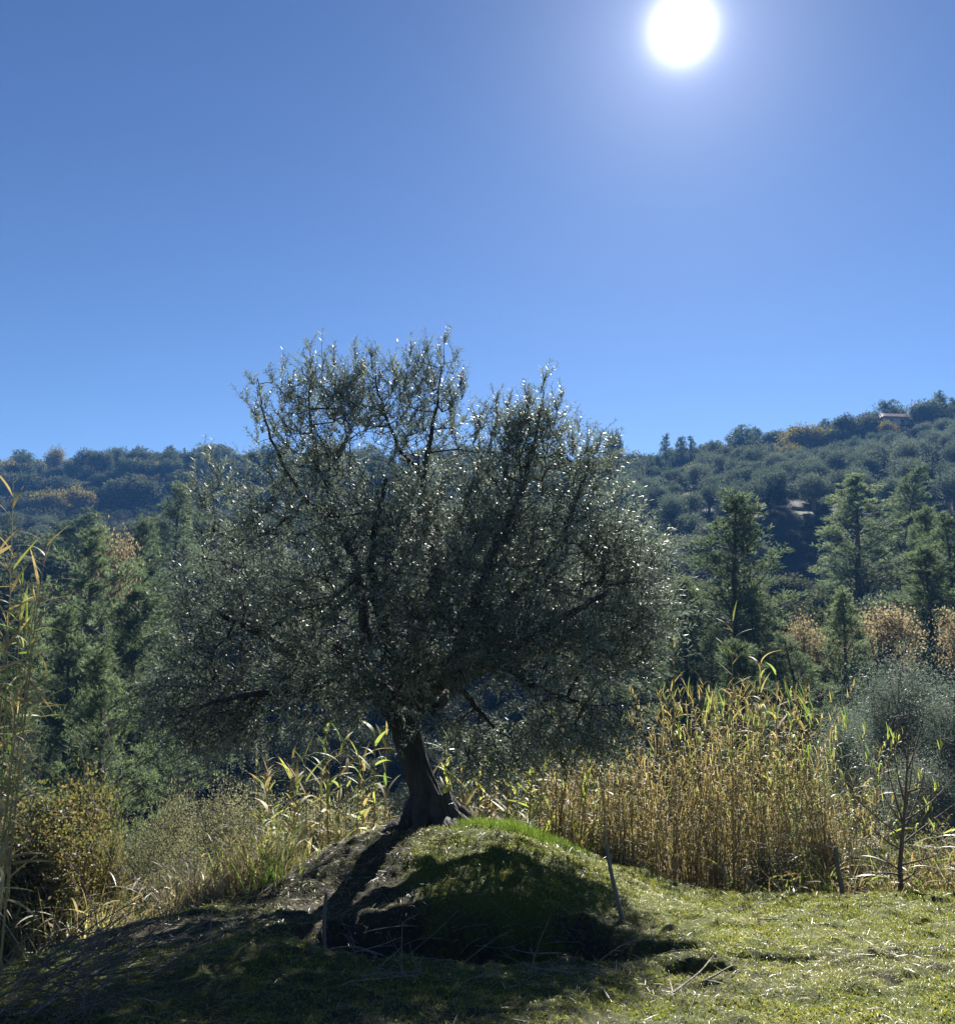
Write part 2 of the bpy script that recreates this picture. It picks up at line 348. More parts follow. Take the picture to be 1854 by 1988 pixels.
def ground_mat():
    m, t, N, L = new_mat('mossy_soil')
    out = N('ShaderNodeOutputMaterial'); p = N('ShaderNodeBsdfPrincipled'); p.inputs['Roughness'].default_value = .9; p.inputs['Specular IOR Level'].default_value = .15
    tc = N('ShaderNodeTexCoord')
    def noise(s, d=6, r=.6):
        n = N('ShaderNodeTexNoise'); n.inputs['Scale'].default_value = s; n.inputs['Detail'].default_value = d; n.inputs['Roughness'].default_value = r; L(tc.outputs['Object'], n.inputs[0]); return n
    n1 = noise(6); n2 = noise(28, 8, .7); n3 = noise(90, 4, .7)
    soil = ramp(t, [(.3, (.020, .017, .011)), (.55, (.045, .039, .026)), (.75, (.09, .078, .055))]); L(n2.outputs[0], soil.inputs[0])
    moss = ramp(t, [(.3, (.035, .048, .010)), (.55, (.085, .098, .018)), (.8, (.19, .185, .04))]); L(n3.outputs[0], moss.inputs[0])
    am = N('ShaderNodeAttribute'); am.attribute_name = 'moss'
    a = N('ShaderNodeMath'); a.operation = 'ADD'; L(am.outputs['Fac'], a.inputs[0]); L(n1.outputs[0], a.inputs[1])
    a2 = N('ShaderNodeMath'); a2.operation = 'ADD'; L(a.outputs[0], a2.inputs[0]); L(n2.outputs[0], a2.inputs[1])
    mr = N('ShaderNodeMapRange'); mr.inputs[1].default_value = 1.25; mr.inputs[2].default_value = 1.6; L(a2.outputs[0], mr.inputs[0])
    mx = N('ShaderNodeMix'); mx.data_type = 'RGBA'; L(mr.outputs[0], mx.inputs[0]); L(soil.outputs[0], mx.inputs[6]); L(moss.outputs[0], mx.inputs[7])
    L(mx.outputs[2], p.inputs['Base Color'])
    b = N('ShaderNodeBump'); b.inputs['Strength'].default_value = .8; b.inputs['Distance'].default_value = .012
    s = N('ShaderNodeMath'); s.operation = 'ADD'; L(n2.outputs[0], s.inputs[0]); L(n3.outputs[0], s.inputs[1]); L(s.outputs[0], b.inputs['Height'])
    L(b.outputs[0], p.inputs['Normal']); L(p.outputs[0], out.inputs[0]); return m
def hill_mat():
    m, t, N, L = new_mat('hill_soil')
    out = N('ShaderNodeOutputMaterial'); p = N('ShaderNodeBsdfPrincipled'); p.inputs['Roughness'].default_value = .95; p.inputs['Specular IOR Level'].default_value = .1
    tc = N('ShaderNodeTexCoord'); n = N('ShaderNodeTexNoise'); n.inputs['Scale'].default_value = .12; n.inputs['Detail'].default_value = 9; n.inputs['Roughness'].default_value = .65; L(tc.outputs['Object'], n.inputs[0])
    rp = ramp(t, [(.3, (.012, .017, .009)), (.55, (.024, .029, .015)), (.75, (.045, .046, .025))]); L(n.outputs[0], rp.inputs[0])
    am = N('ShaderNodeAttribute'); am.attribute_name = 'pasture'
    n2 = N('ShaderNodeTexNoise'); n2.inputs['Scale'].default_value = .7; n2.inputs['Detail'].default_value = 6; L(tc.outputs['Object'], n2.inputs[0])
    gr = ramp(t, [(.35, (.03, .042, .018)), (.65, (.075, .08, .038))]); L(n2.outputs[0], gr.inputs[0])
    mx = N('ShaderNodeMix'); mx.data_type = 'RGBA'; L(am.outputs['Fac'], mx.inputs[0]); L(rp.outputs[0], mx.inputs[6]); L(gr.outputs[0], mx.inputs[7])
    L(mx.outputs[2], p.inputs['Base Color']); L(p.outputs[0], out.inputs[0]); return m
M['ground'] = ground_mat(); M['hill'] = hill_mat()

# ------------------------------------------------------------ ground sheets
def moss_mask(x, y):
    return .45 + .5*fbm(x*.9, y*.9, None, 61, 3) + .35*sst(1.0, 2.0, x)*sst(5, 7, y) + .45*sst(-.7, -.1, x)*sst(7.0, 7.6, y) - .5*np.exp(-((x+1.5)/.8)**2-((y-8.3)/.8)**2) \
        - .7*np.exp(-((x+.12)/1.0)**2-((y-6.5)/.7)**2) - .4*np.exp(-((x+1.9)/.6)**2-((y-6.6)/.6)**2)
def grid(x0, x1, y0, y1, step):
    xs = np.arange(x0, x1+step*.5, step); ys = np.arange(y0, y1+step*.5, step)
    X, Y = np.meshgrid(xs, ys); nx, ny = len(xs), len(ys)
    i = np.arange(nx-1)[None, :]+np.arange(ny-1)[:, None]*nx
    Q = np.stack([i, i+1, i+1+nx, i+nx], -1).reshape(-1, 4)
    return X, Y, Q
X, Y, Q = grid(-4.2, 6.4, 2.4, 11.4, .03)
Z = near_h(X, Y)
gnd = obj('ground', mk_mesh('ground', np.stack([X, Y, Z], -1).reshape(-1, 3), Q, M['ground'], {'moss': moss_mask(X, Y).ravel()}, True))
tag(gnd, kind='structure')
# wide terrain: a finer sheet near, coarser far, one mesh graded in both directions
def graded(a, b, n, p): return a+(b-a)*np.linspace(0, 1, n)**p
ys = np.concatenate([np.linspace(-60, 2, 20), np.arange(3, 30, .6), np.arange(30, 130, 1.5), np.arange(130, 300, 2.5), np.arange(300, 620, 12)])
us = np.linspace(-1, 1, 241)
Yv, Uv = np.meshgrid(ys, us, indexing='ij')
Xv = Uv*(np.maximum(Yv, 10)*1.0+40)
Zv = far_h(Xv, Yv)
# keep the wide sheet under the detailed one
dn = ((Xv > -5) & (Xv < 7.2) & (Yv < 12.2)); Zn = near_h(Xv, Yv)
Zv = np.where(dn, np.minimum(Zv, Zn)-.35, Zv)
Zv = np.where(Yv < 2.4, np.where(dn, -2.0, Zv), Zv)
past = np.clip(sst(.0, .35, Xv/np.maximum(Yv, 1))*np.exp(-((Yv-122)/2.6)**2)*1.0 + .8*np.exp(-((Yv-136)/7)**2)*sst(-.30, -.42, Xv/np.maximum(Yv, 1)), 0, 1)
nu, ny = len(us), len(ys)
i = np.arange(nu-1)[None, :]+np.arange(ny-1)[:, None]*nu
Qf = np.stack([i, i+1, i+1+nu, i+nu], -1).reshape(-1, 4)
hill = obj('hillside_terrain', mk_mesh('hillside_terrain', np.stack([Xv, Yv, Zv], -1).reshape(-1, 3), Qf, M['hill'], {'pasture': past.ravel()}, True))
tag(hill, kind='structure')

# ------------------------------------------------------------ plant prototypes
PROTO = bpy.data.collections.new('plant_library')     # unlinked, only used by the stuff scatters
def lib(name, me):
    o = bpy.data.objects.new(name, me); PROTO.objects.link(o); return o
def pine_meshes(seed, h, cr, base=.12, limbs=90, shoots=20, nq=9, nl=.2, nw=.03, mat='pine', irregular=.25, pw=.75, up=.25):
    r = np.random.default_rng(seed)
    tk = np.linspace(0, 1, 14); lean = r.normal(size=2)*.03*h
    TP = np.stack([lean[0]*tk**2+.04*np.sin(tk*5+seed), lean[1]*tk**2+.04*np.cos(tk*4+seed), tk*h*.97], 1)
    V, Qd = poly_tube(TP, .013*h*(1-tk)**.8+.010, 7)
    tm = MB(); tm.add(V, Qd)
    lm = MB(); A_, B_, ra, rb = [], [], [], []
    LP, LD, LL = [], [], []
    for k in range(limbs):
        t = base+(1-base)*((k+r.random())/limbs)**1.1
        az = k*2.4+r.normal()*.4
        prof = (1-t)**pw*(1 if t > base+.12 else .55+.45*(t-base)/.12)
        ln = cr*max(.12, prof)*(1-irregular*r.random()+irregular*.4*math.sin(az*2+seed))
        p0 = np.array([np.interp(t, tk, TP[:, 0]), np.interp(t, tk, TP[:, 1]), t*h*.97])
        el = up+.55*t*r.random()+.1*r.normal()
        d = np.array([math.cos(az)*math.cos(el), math.sin(az)*math.cos(el), math.sin(el)])
        s = np.linspace(0, 1, 5)[:, None]
        LPk = p0+d*ln*s+np.array([0, 0, 1.])*ln*.18*s**2.2
        for j in range(4): A_.append(LPk[j]); B_.append(LPk[j+1]); ra.append(.010*ln+.012-(.003*j)); rb.append(.010*ln+.009-.003*j)
        ns = max(5, int(shoots*(.15+1.0*prof)))
        side = np.cross(d, [0, 0, 1.]); side /= np.linalg.norm(side)+1e-9
        nt_ = 5; ts_ = r.uniform(.18, 1.0, nt_); ts_[0] = 1.0
        tip = p0+d*(ln*ts_)[:, None]+np.array([0, 0, 1.])*(ln*.18*ts_**2.2)[:, None]+side*(r.uniform(-1, 1, nt_)*ln*.42*(1.25-ts_))[:, None]+np.array([0, 0, 1.])*(r.uniform(-.03, .12, nt_)*ln)[:, None]
        for j in range(1, nt_): A_.append(p0+d*ln*max(.1, ts_[j]-.3)); B_.append(tip[j]); ra.append(.010); rb.append(.004)
        ti = r.integers(0, nt_, ns); pr_ = (.10+.16*ln)*r.uniform(.6, 1.1, nt_)
        dd_ = nrm(r.normal(size=(ns, 3)))
        c = tip[ti]+dd_*(pr_[ti]*r.random(ns)**.5)[:, None]*np.array([1, 1, .75])
        sd_ = nrm(d*.35+dd_*.55+np.array([0, 0, .75])+r.normal(size=(ns, 3))*.2)
        tn_ = r.uniform(0, 1, ns)
        f = r.uniform(0, .6, (ns, nq))
        P = c[:, None]+sd_[:, None]*(f*nl*1.6)[..., None]
        D = sd_[:, None]*.9+r.normal(size=(ns, nq, 3))*.55
        LP.append(P.reshape(-1, 3)); LD.append(D.reshape(-1, 3)); LL.append(np.repeat(tn_, nq)*.6+r.random(ns*nq)*.4)
    P = np.concatenate(LP); D = np.concatenate(LD); rn = np.concatenate(LL)
    V, Qd, A = leaves(P, D, r.normal(size=P.shape), nl*r.uniform(.7, 1.2, len(P)), nw, .1, rn)
    V2, Q2 = tubes(A_, B_, ra, rb, 4); tm.add(V2, Q2)
    cm = MB(); cm.add(V, Qd, A)
    return tm.mesh('pine_trunk', M['pine_bark']), cm.mesh('pine_crown', M[mat])
def broad_meshes(seed, w_, h, trunk, clumps=26, nleaf=4500, ll=.16, lw=.09, mat='oak', bark='pine_bark', rough=.5, flat=.8, csize=.3, droop=0, stems=1):
    r = np.random.default_rng(seed)
    cz = trunk+(h-trunk)*.52; rz = (h-trunk)*.5; rr = w_*.5
    d = nrm(r.normal(size=(clumps, 3))); d[:, 2] = d[:, 2]*.8+.15; d = nrm(d)
    rad = r.uniform(.45, .92, clumps)
    C = d*rad[:, None]*np.array([rr, rr, rz])*np.array([1-csize*.5, 1-csize*.5, 1-csize*.5])+np.array([0, 0, cz])
    R_ = csize*rr*r.uniform(.7, 1.35, clumps)
    idx = r.choice(clumps, nleaf, p=R_**2/np.sum(R_**2))
    dd = nrm(r.normal(size=(nleaf, 3))); sh = r.uniform(.55, 1.05, nleaf)**.7*(1+rough*.35*r.normal(size=nleaf))
    P = C[idx]+dd*(R_[idx]*sh)[:, None]*np.array([1, 1, flat])
    P[:, 2] -= droop*r.random(nleaf)*R_[idx]
    D = nrm(dd*.6+r.normal(size=(nleaf, 3))*.7+np.array([0, 0, .2-droop])); Nn = dd+r.normal(size=(nleaf, 3))*.6
    rn = np.clip(r.random(clumps)[idx]*.5+r.random(nleaf)*.5, 0, 1)
    V, Qd, A = leaves(P, D, Nn, ll*r.uniform(.6, 1.2, nleaf), lw*r.uniform(.7, 1.2, nleaf), .12, rn)
    cm = MB(); cm.add(V, Qd, A)
    tm = MB()
    base = []
    for s_ in range(stems):
        a = r.uniform(0, 6.28); b0 = np.array([math.cos(a), math.sin(a), 0])*(.06*w_ if stems > 1 else 0)
        top = np.array([r.normal()*.04*w_, r.normal()*.04*w_, trunk+.25*(h-trunk)])+b0*3
        s = np.linspace(0, 1, 7)[:, None]; P_ = b0*(1-s)+top*s+np.array([1, .5, 0])*np.sin(s*3.1)*.03*w_*r.normal()
        rad0 = .045*w_/math.sqrt(stems)
        V, Qd = poly_tube(P_, rad0*(1.3-.7*s[:, 0])+.005, 7, .1, seed); tm.add(V, Qd); base.append(top)
    base = np.array(base); bi = r.integers(0, stems, clumps)
    mid = (base[bi]+C)*.5+np.array([0, 0, -.08*h])
    V, Qd = tubes(base[bi], mid, .016*w_/math.sqrt(stems)+.004, .010*w_/math.sqrt(stems)+.003, 5); tm.add(V, Qd)
    V, Qd = tubes(mid, C, .010*w_/math.sqrt(stems)+.003, .003*w_/math.sqrt(stems)+.001, 4); tm.add(V, Qd)
    # fine twigs inside clumps
    nt_ = clumps*6; ci = np.repeat(np.arange(clumps), 6)
    e = C[ci]+nrm(r.normal(size=(nt_, 3)))*(R_[ci]*.85)[:, None]
    V, Qd = tubes(C[ci], e, .003*w_+.001, .001*w_+.0008, 3)
    tm.add(V, Qd)
    return tm.mesh('trunk', M[bark]), cm.mesh('crown', M[mat])
near_pines = [pine_meshes(11, 10, 2.6, .10, 84, 62, 9, .17, .026, irregular=.5, pw=.6),
              pine_meshes(12, 10, 2.4, .22, 76, 66, 9, .17, .026, irregular=.6, pw=.42, up=.35),
              pine_meshes(13, 10, 3.0, .14, 86, 60, 9, .17, .026, irregular=.5, pw=.75)]
near_pines.append(pine_meshes(14, 10, 2.9, .10, 80, 62, 9, .17, .026, irregular=.65, pw=.6))
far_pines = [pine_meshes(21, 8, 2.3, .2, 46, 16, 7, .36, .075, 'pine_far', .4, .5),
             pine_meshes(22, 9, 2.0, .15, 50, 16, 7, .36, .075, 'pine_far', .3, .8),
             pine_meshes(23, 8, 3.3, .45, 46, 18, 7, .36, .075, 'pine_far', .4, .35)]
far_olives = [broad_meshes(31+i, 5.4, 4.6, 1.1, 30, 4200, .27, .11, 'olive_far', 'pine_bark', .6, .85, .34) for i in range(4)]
far_oaks = [broad_meshes(41+i, 7.0, 6.4, 1.2, 34, 4200, .40, .24, 'oak', 'pine_bark', .5, .8, .34) for i in range(4)]
yellow_oak = broad_meshes(51, 7.0, 6.4, 1.2, 30, 3600, .36, .22, 'oak_yellow', 'pine_bark', .6, .8, .34)
orange_tree = [broad_meshes(52+i, 3.6, 5.4, 2.2, 34, 3400, .11, .085, 'orange', 'pine_bark', 1.0, .9, .30) for i in range(2)]
shrubs = [broad_meshes(61+i, 2.4, 2.0, .1, 26, 2600, .16, .075, 'scrub', 'pine_bark', .6, .8, .36, 0, 3) for i in range(3)]

def plant(name, meshes, x, y, h0, H, W0=None, W=None, label='', cat='tree', group=None, rz=None, sink=.1, zz=None, parts=('trunk', 'crown')):
    s = H/h0; sx = s if W is None else W/W0
    z = gz(x, y) if zz is None else zz
    o = thing(name, label, cat, group, (x, y, z-sink), (0, 0, rng.uniform(0, 6.28) if rz is None else rz), (sx, sx, s))
    obj(parts[0], meshes[0], o); c = obj(parts[1], meshes[1], o); c['kind'] = 'stuff'
    return o
def plant_px(name, meshes, px, top, Y, h0, W0, wpx, **k):
    """stand a tree at depth Y so that its top reaches the sightline px, top"""
    T = at(px, top, Y); x = T[0]; z0 = gz(x, Y)
    H = T[2]-z0+.1
    return plant(name, meshes, x, Y, h0, H, W0, wpx*Y/F, zz=z0, **k)

# ---- named pines and trees of the middle distance
G1 = 'pines at the foot of the wooded slope'
P = near_pines
mid_pines = [
    (0, 188, 1020, 45, 150, 'broad Aleppo pine with a shaggy light green crown, beside the orange tipped tree', 1),
    (1, 268, 1000, 58, 95, 'tall narrow pine just behind the broad pine with the shaggy light green crown', 0),
    (2, 348, 938, 78, 100, 'pointed pine whose tip stands against the dark wooded hill beside the big olive tree', 0),
    (2, 120, 992, 84, 130, 'wide flat topped pine below the grey olive terrace', 2),
    (0, 150, 1168, 30, 120, 'young pine with a slim bright green tip in front of the broad shaggy pine', 0),
    (1, 262, 1130, 33, 130, 'dense pine with bare lower trunks beside the spreading olive branches', 1),
    (2, 60, 1150, 36, 120, 'dark pine behind the tall dry reeds', 1),
    (0, 215, 1245, 24, 130, 'low pale green pine at the bottom of the pine group above the grey shrubs', 0),
    (0, -10, 1350, 17, 130, 'small bright pine behind the tall dry reeds, low by the autumn bush', 0),
    (1, 330, 1180, 38, 120, 'shaded pine half hidden behind the olive foliage', 2),
    (0, 1410, 955, 42, 165, 'tall cone shaped pine with pale feathery tips standing before the dark bank', 0),
    (1, 1330, 1120, 38, 110, 'lower pine joined to the foot of the tall cone shaped pine', 1),
    (1, 1465, 1140, 37, 110, 'short bushy pine leaning against the base of the tall cone shaped pine', 2),
    (0, 1650, 915, 72, 118, 'wide pale pine rising in front of the dark bank, with sunlit edge', 1),
    (0, 1738, 905, 80, 95, 'slender pale pine next to the wide pine above the dark bank', 2),
    (0, 1628, 1140, 36, 92, 'small pointed pine between the two orange trees', 0),
    (1, 1790, 985, 56, 70, 'young light green pine standing alone below the slender pale pine', 1),
    (0, 1845, 990, 50, 90, 'bright green pine cut off by the picture edge above the autumn trees', 2),
    (1, 1800, 1060, 44, 110, 'low spreading pine on the slope above the brushy clearing', 1),
    (0, 1560, 1230, 32, 110, 'feathery pale green pine in front of the orange tree, behind the reed bed', 2),
    (0, 1440, 1240, 27, 120, 'dark bushy pine directly behind the tips of the tallest reeds', 1),
]
for a, px, top, Y_, wpx, lab, v in mid_pines:
    v = 3 if (px, top) in ((188, 1020), (1650, 915), (60, 1150), (1845, 990), (330, 1180)) else v
    plant_px('pine_tree', P[v], px, top, Y_, 10, 2.15, wpx, label=lab, group=G1)
for px, top, Y_, wpx, lab, v in [
        (1560, 1190, 37, 110, 'small orange leaved tree between two pale pines', 0),
        (1712, 1168, 38, 175, 'wide golden orange tree at the edge of the brushy clearing', 1),
        (1862, 1175, 36, 130, 'golden tree cut by the picture edge beside the wide golden orange tree', 0),
        (222, 1020, 52, 130, 'thin tree with golden orange tips showing behind the broad shaggy pine', 1),
        (292, 922, 226, 78, 'rust coloured tree standing out in the dark wood on the far hill', 0)]:
    plant_px('autumn_tree', orange_tree[v], px, top, Y_, 5.4, 3.6, wpx, label=lab, group='autumn coloured trees')
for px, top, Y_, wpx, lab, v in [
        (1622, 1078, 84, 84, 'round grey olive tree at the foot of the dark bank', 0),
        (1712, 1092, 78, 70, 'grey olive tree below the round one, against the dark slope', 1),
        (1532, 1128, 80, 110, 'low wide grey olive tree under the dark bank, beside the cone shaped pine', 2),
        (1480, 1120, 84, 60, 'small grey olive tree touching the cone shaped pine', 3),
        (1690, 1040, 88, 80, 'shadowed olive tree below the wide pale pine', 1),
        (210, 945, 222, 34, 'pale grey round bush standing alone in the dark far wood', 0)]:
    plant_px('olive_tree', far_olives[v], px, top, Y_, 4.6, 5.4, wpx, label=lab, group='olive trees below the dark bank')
# ---- skyline trees with their own outline
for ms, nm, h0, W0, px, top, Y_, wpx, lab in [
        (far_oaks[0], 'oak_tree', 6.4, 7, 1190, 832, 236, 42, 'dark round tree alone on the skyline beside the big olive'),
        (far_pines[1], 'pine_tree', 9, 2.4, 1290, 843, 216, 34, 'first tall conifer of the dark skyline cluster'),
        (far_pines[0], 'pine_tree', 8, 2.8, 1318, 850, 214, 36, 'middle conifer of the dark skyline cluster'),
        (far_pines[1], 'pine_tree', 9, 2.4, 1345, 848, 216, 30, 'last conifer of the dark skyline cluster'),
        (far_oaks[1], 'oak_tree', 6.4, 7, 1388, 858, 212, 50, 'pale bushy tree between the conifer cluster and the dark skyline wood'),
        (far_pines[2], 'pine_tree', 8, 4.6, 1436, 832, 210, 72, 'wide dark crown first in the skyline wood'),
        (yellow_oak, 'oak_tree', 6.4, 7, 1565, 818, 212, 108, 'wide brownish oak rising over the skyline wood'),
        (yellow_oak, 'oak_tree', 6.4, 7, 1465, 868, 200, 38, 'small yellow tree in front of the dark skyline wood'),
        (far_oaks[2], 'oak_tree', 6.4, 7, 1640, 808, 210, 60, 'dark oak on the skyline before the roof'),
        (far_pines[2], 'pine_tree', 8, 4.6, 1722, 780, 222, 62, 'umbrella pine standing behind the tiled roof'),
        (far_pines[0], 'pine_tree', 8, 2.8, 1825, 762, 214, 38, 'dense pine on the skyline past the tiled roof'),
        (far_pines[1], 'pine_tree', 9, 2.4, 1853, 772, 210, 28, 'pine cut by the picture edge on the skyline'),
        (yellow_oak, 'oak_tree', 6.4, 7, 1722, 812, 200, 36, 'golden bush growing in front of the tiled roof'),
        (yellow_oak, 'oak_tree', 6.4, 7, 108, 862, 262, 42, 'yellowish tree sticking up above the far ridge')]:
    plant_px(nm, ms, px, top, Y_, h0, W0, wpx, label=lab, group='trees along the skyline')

# ---- scattered individual trees on the hill
def zone(n, ulo, uhi, ylo, yhi, mind, cond=None, seed=0):
    r = np.random.default_rng(seed); pts = []
    tries = 0
    while len(pts) < n and tries < n*60:
        tries += 1
        y = math.sqrt(r.uniform(ylo**2, yhi**2)); u = r.uniform(ulo, uhi); x = u*y
        if cond and not cond(u, y): continue
        if 1695 < col_of(x, y) < 1790 and 180 < y < 216: continue   # clearing of the farmhouse
        if any((x-a)**2+(y-b)**2 < mind*mind for a, b in pts): continue
        pts.append((x, y))
    return pts
def multi(pts, picks, name, label, group, hmin, hmax, parts=('trunk', 'crown'), sxr=(.85, 1.2)):
    protos = {}; med = sorted(p[1] for p in pts)[len(pts)//2] if pts else 0
    rank = lambda yy: yy > med
    for x, y in pts:
        k = int(rng.integers(0, len(picks))); ms, h0 = picks[k]
        s = rng.uniform(hmin, hmax)/h0; sx = s*rng.uniform(*sxr)
        if k not in protos:
            o = thing(name, label, 'tree', group); obj(parts[0], ms[0], o); c = obj(parts[1], ms[1], o); c['kind'] = 'stuff'; protos[k] = o
        else: o = copy_tree(protos[k])
        wh = where(col_of(x, y), [(160, 'by the picture edge past the dry reeds'), (330, 'above the broad shaggy pine'), (520, 'beside the upper outline of the big olive'), (1180, 'seen through or behind the big olive crown'),
            (1300, 'next to the big olive crown'), (1480, 'above the cone shaped pine'), (1640, 'between the cone shaped and the wide pale pine'), (1780, 'above the slender pale pine'), (9999, 'by the picture edge past the slender pale pine')])
        o['label'] = label + ', ' + ('farther up, ' if rank(y) else 'lower down, ') + wh
        o.location = (x, y, gz(x, y)-.2); o.rotation_euler = (0, 0, rng.uniform(0, 6.28)); o.scale = (sx, sx, s)
OL = [(m, 4.6) for m in far_olives]; OK = [(m, 6.4) for m in far_oaks]; PN = [(far_pines[0], 8), (far_pines[2], 8), (far_pines[1], 9)]
multi(zone(215, .12, .6, 121, 196, 5.6, lambda u, y: y > 118+0*u and y < 150+90*(u-.1)+20, 3), OL, 'olive_tree',
      'grey grove olive', 'olive trees of the hillside grove', 4.4, 6.2, sxr=(.72, 1.0))
multi(zone(70, .10, .36, 84, 120, 5.0, lambda u, y: u < .30+.0*y, 4), OL, 'olive_tree',
      'lower slope olive', 'olive trees on the lower slope', 3.8, 5.0)
multi(zone(90, -.6, .05, 136, 166, 4.6, None, 5), OL, 'olive_tree',
      'small terrace olive', 'olive trees on the far terrace', 3.0, 4.4)
multi(zone(190, -.62, .12, 196, 285, 6.0, None, 6), OK+OK+[(yellow_oak, 6.4)], 'oak_tree',
      'dark ridge oak', 'oaks of the wooded ridge', 5, 9.5)
multi(zone(75, -.62, .12, 225, 285, 7.0, None, 7), PN, 'pine_tree',
      'dark ridge pine', 'pines of the wooded ridge', 6, 10)
multi(zone(105, .1, .62, 192, 262, 6.2, lambda u, y: y > 176+62*u, 8), OK+OK+[(yellow_oak, 6.4)], 'oak_tree',
      'dark oak above the grove', 'oaks above the olive grove', 5, 8)
multi(zone(40, .1, .62, 200, 250, 8, None, 9), PN, 'pine_tree',
      'dark pine above the grove', 'pines above the olive grove', 6, 9)
multi(zone(70, -.6, .1, 60, 130, 6.5, None, 10), PN+OK[:2], 'mixed_tree',
      'dark valley wood tree', 'trees of the valley wood', 5, 8.5)
multi(zone(34, .1, .6, 46, 80, 6.0, None, 12), OK+OL[:2], 'mixed_tree',
      'bushy valley floor tree', 'trees of the valley floor', 3, 4.6)

# ---- scrub as stuff (geometry nodes scatter on points)
def scatter(name, P, meshes, smin, smax, label, seed=0):
    coll = bpy.data.collections.new(name+'_kinds')
    for i, me in enumerate(meshes): coll.objects.link(bpy.data.objects.new('kind', me))
    me = bpy.data.meshes.new(name); me.vertices.add(len(P)); me.vertices.foreach_set('co', np.asarray(P, np.float32).ravel())
    o = obj(name, me); tag(o, label, 'undergrowth', None, 'stuff')
    g = bpy.data.node_groups.new(name, 'GeometryNodeTree')
    g.interface.new_socket('Geometry', in_out='INPUT', socket_type='NodeSocketGeometry'); g.interface.new_socket('Geometry', in_out='OUTPUT', socket_type='NodeSocketGeometry')
    n = g.nodes.new; l = g.links.new
    gi, go = n('NodeGroupInput'), n('NodeGroupOutput')
    ci = n('GeometryNodeCollectionInfo'); ci.inputs['Collection'].default_value = coll; ci.inputs['Separate Children'].default_value = True; ci.inputs['Reset Children'].default_value = True
    ip = n('GeometryNodeInstanceOnPoints'); ip.inputs['Pick Instance'].default_value = True
    rr = n('FunctionNodeRandomValue'); rr.data_type = 'FLOAT_VECTOR'; rr.inputs[0].default_value = (-.1, -.1, 0); rr.inputs[1].default_value = (.1, .1, 6.28); rr.inputs['Seed'].default_value = seed
    rs = n('FunctionNodeRandomValue'); rs.data_type = 'FLOAT'; rs.inputs[2].default_value = smin; rs.inputs[3].default_value = smax; rs.inputs['Seed'].default_value = seed+1
    ri = n('FunctionNodeRandomValue'); ri.data_type = 'INT'; ri.inputs[4].default_value = 0; ri.inputs[5].default_value = len(meshes)-1; ri.inputs['Seed'].default_value = seed+2
    l(gi.outputs[0], ip.inputs['Points']); l(ci.outputs[0], ip.inputs['Instance'])
    l(rr.outputs[0], ip.inputs['Rotation']); l(rs.outputs[1], ip.inputs['Scale']); l(ri.outputs[2], ip.inputs['Instance Index'])
    l(ip.outputs[0], go.inputs[0])
    md = o.modifiers.new('scatter', 'NODES'); md.node_group = g
    return o
def hill_pts(n, ulo, uhi, ylo, yhi, cond=None, seed=0):
    r = np.random.default_rng(seed)
    y = np.sqrt(r.uniform(ylo**2, yhi**2, n)); u = r.uniform(ulo, uhi, n)
    if cond is not None: k = cond(u, y); u, y = u[k], y[k]
    x = u*y; return np.stack([x, y, ground_z(x, y)-.15], 1)
pk = lambda u, y: ~((np.abs(y-122) < 3.5) & (u > .1)) & ~((np.abs(y-138) < 8) & (u < -.38))
Pfar = hill_pts(6600, -.9, .9, 128, 290, lambda u, y: pk(u, y) & ((u < .1) | (y > 190) | (np.sin(u*911+y*37) > .1)), 71)
scatter('hill_scrub_undergrowth', Pfar, [s[1] for s in shrubs], .9, 1.9, 'dark scrub covering the far hill between the trees', 3)
Pmid = hill_pts(3800, -.9, .9, 44, 122, lambda u, y: pk(u, y), 72)
scatter('valley_scrub_undergrowth', Pmid, [s[1] for s in shrubs], .5, 1.1, 'dark scrub covering the steep bank and the valley sides', 13)
Pn = hill_pts(1300, -.75, .75, 14, 44, None, 73)
scatter('near_scrub_undergrowth', Pn, [s[1] for s in shrubs], .35, .8, 'dark bushes covering the ground of the valley behind the reeds', 23)

# ---- house on the ridge
def box(x0, x1, y0, y1, z0, z1):
    V = np.array([(x, y, z) for x in (x0, x1) for y in (y0, y1) for z in (z0, z1)], float)
    Qd = np.array([(0, 1, 3, 2), (4, 6, 7, 5), (0, 4, 5, 1), (2, 3, 7, 6), (0, 2, 6, 4), (1, 5, 7, 3)])
    return V, Qd
def plain(name, c, rough=.8):
    m, t, N, L = new_mat(name); out = N('ShaderNodeOutputMaterial'); p = N('ShaderNodeBsdfPrincipled'); p.inputs['Roughness'].default_value = rough
    tc = N('ShaderNodeTexCoord'); n = N('ShaderNodeTexNoise'); n.inputs['Scale'].default_value = 3; n.inputs['Detail'].default_value = 6; L(tc.outputs['Object'], n.inputs[0])
    rp = ramp(t, [(.3, tuple(k*.65 for k in c)), (.7, tuple(min(1, k*1.2) for k in c))]); L(n.outputs[0], rp.inputs[0]); L(rp.outputs[0], p.inputs['Base Color']); L(p.outputs[0], out.inputs[0]); return m
M['plaster'] = plain('house_plaster', (.42, .38, .33)); M['tile'] = plain('roof_tiles', (.36, .19, .13)); M['dark'] = plain('dark_window', (.03, .03, .035), .2)
hp = at(1737, 822, 212)
house = thing('house', 'low farmhouse with a terracotta tiled roof half hidden among trees on the ridge', 'house', None, (hp[0], 212, hp[2]-1.9), (0, 0, .15))
b = MB(); V, Qd = box(-4.2, 4.2, -2.5, 2.5, 0, 2.8); b.add(V, Qd); obj('wall', b.mesh('wall', M['plaster']), house)
b = MB()
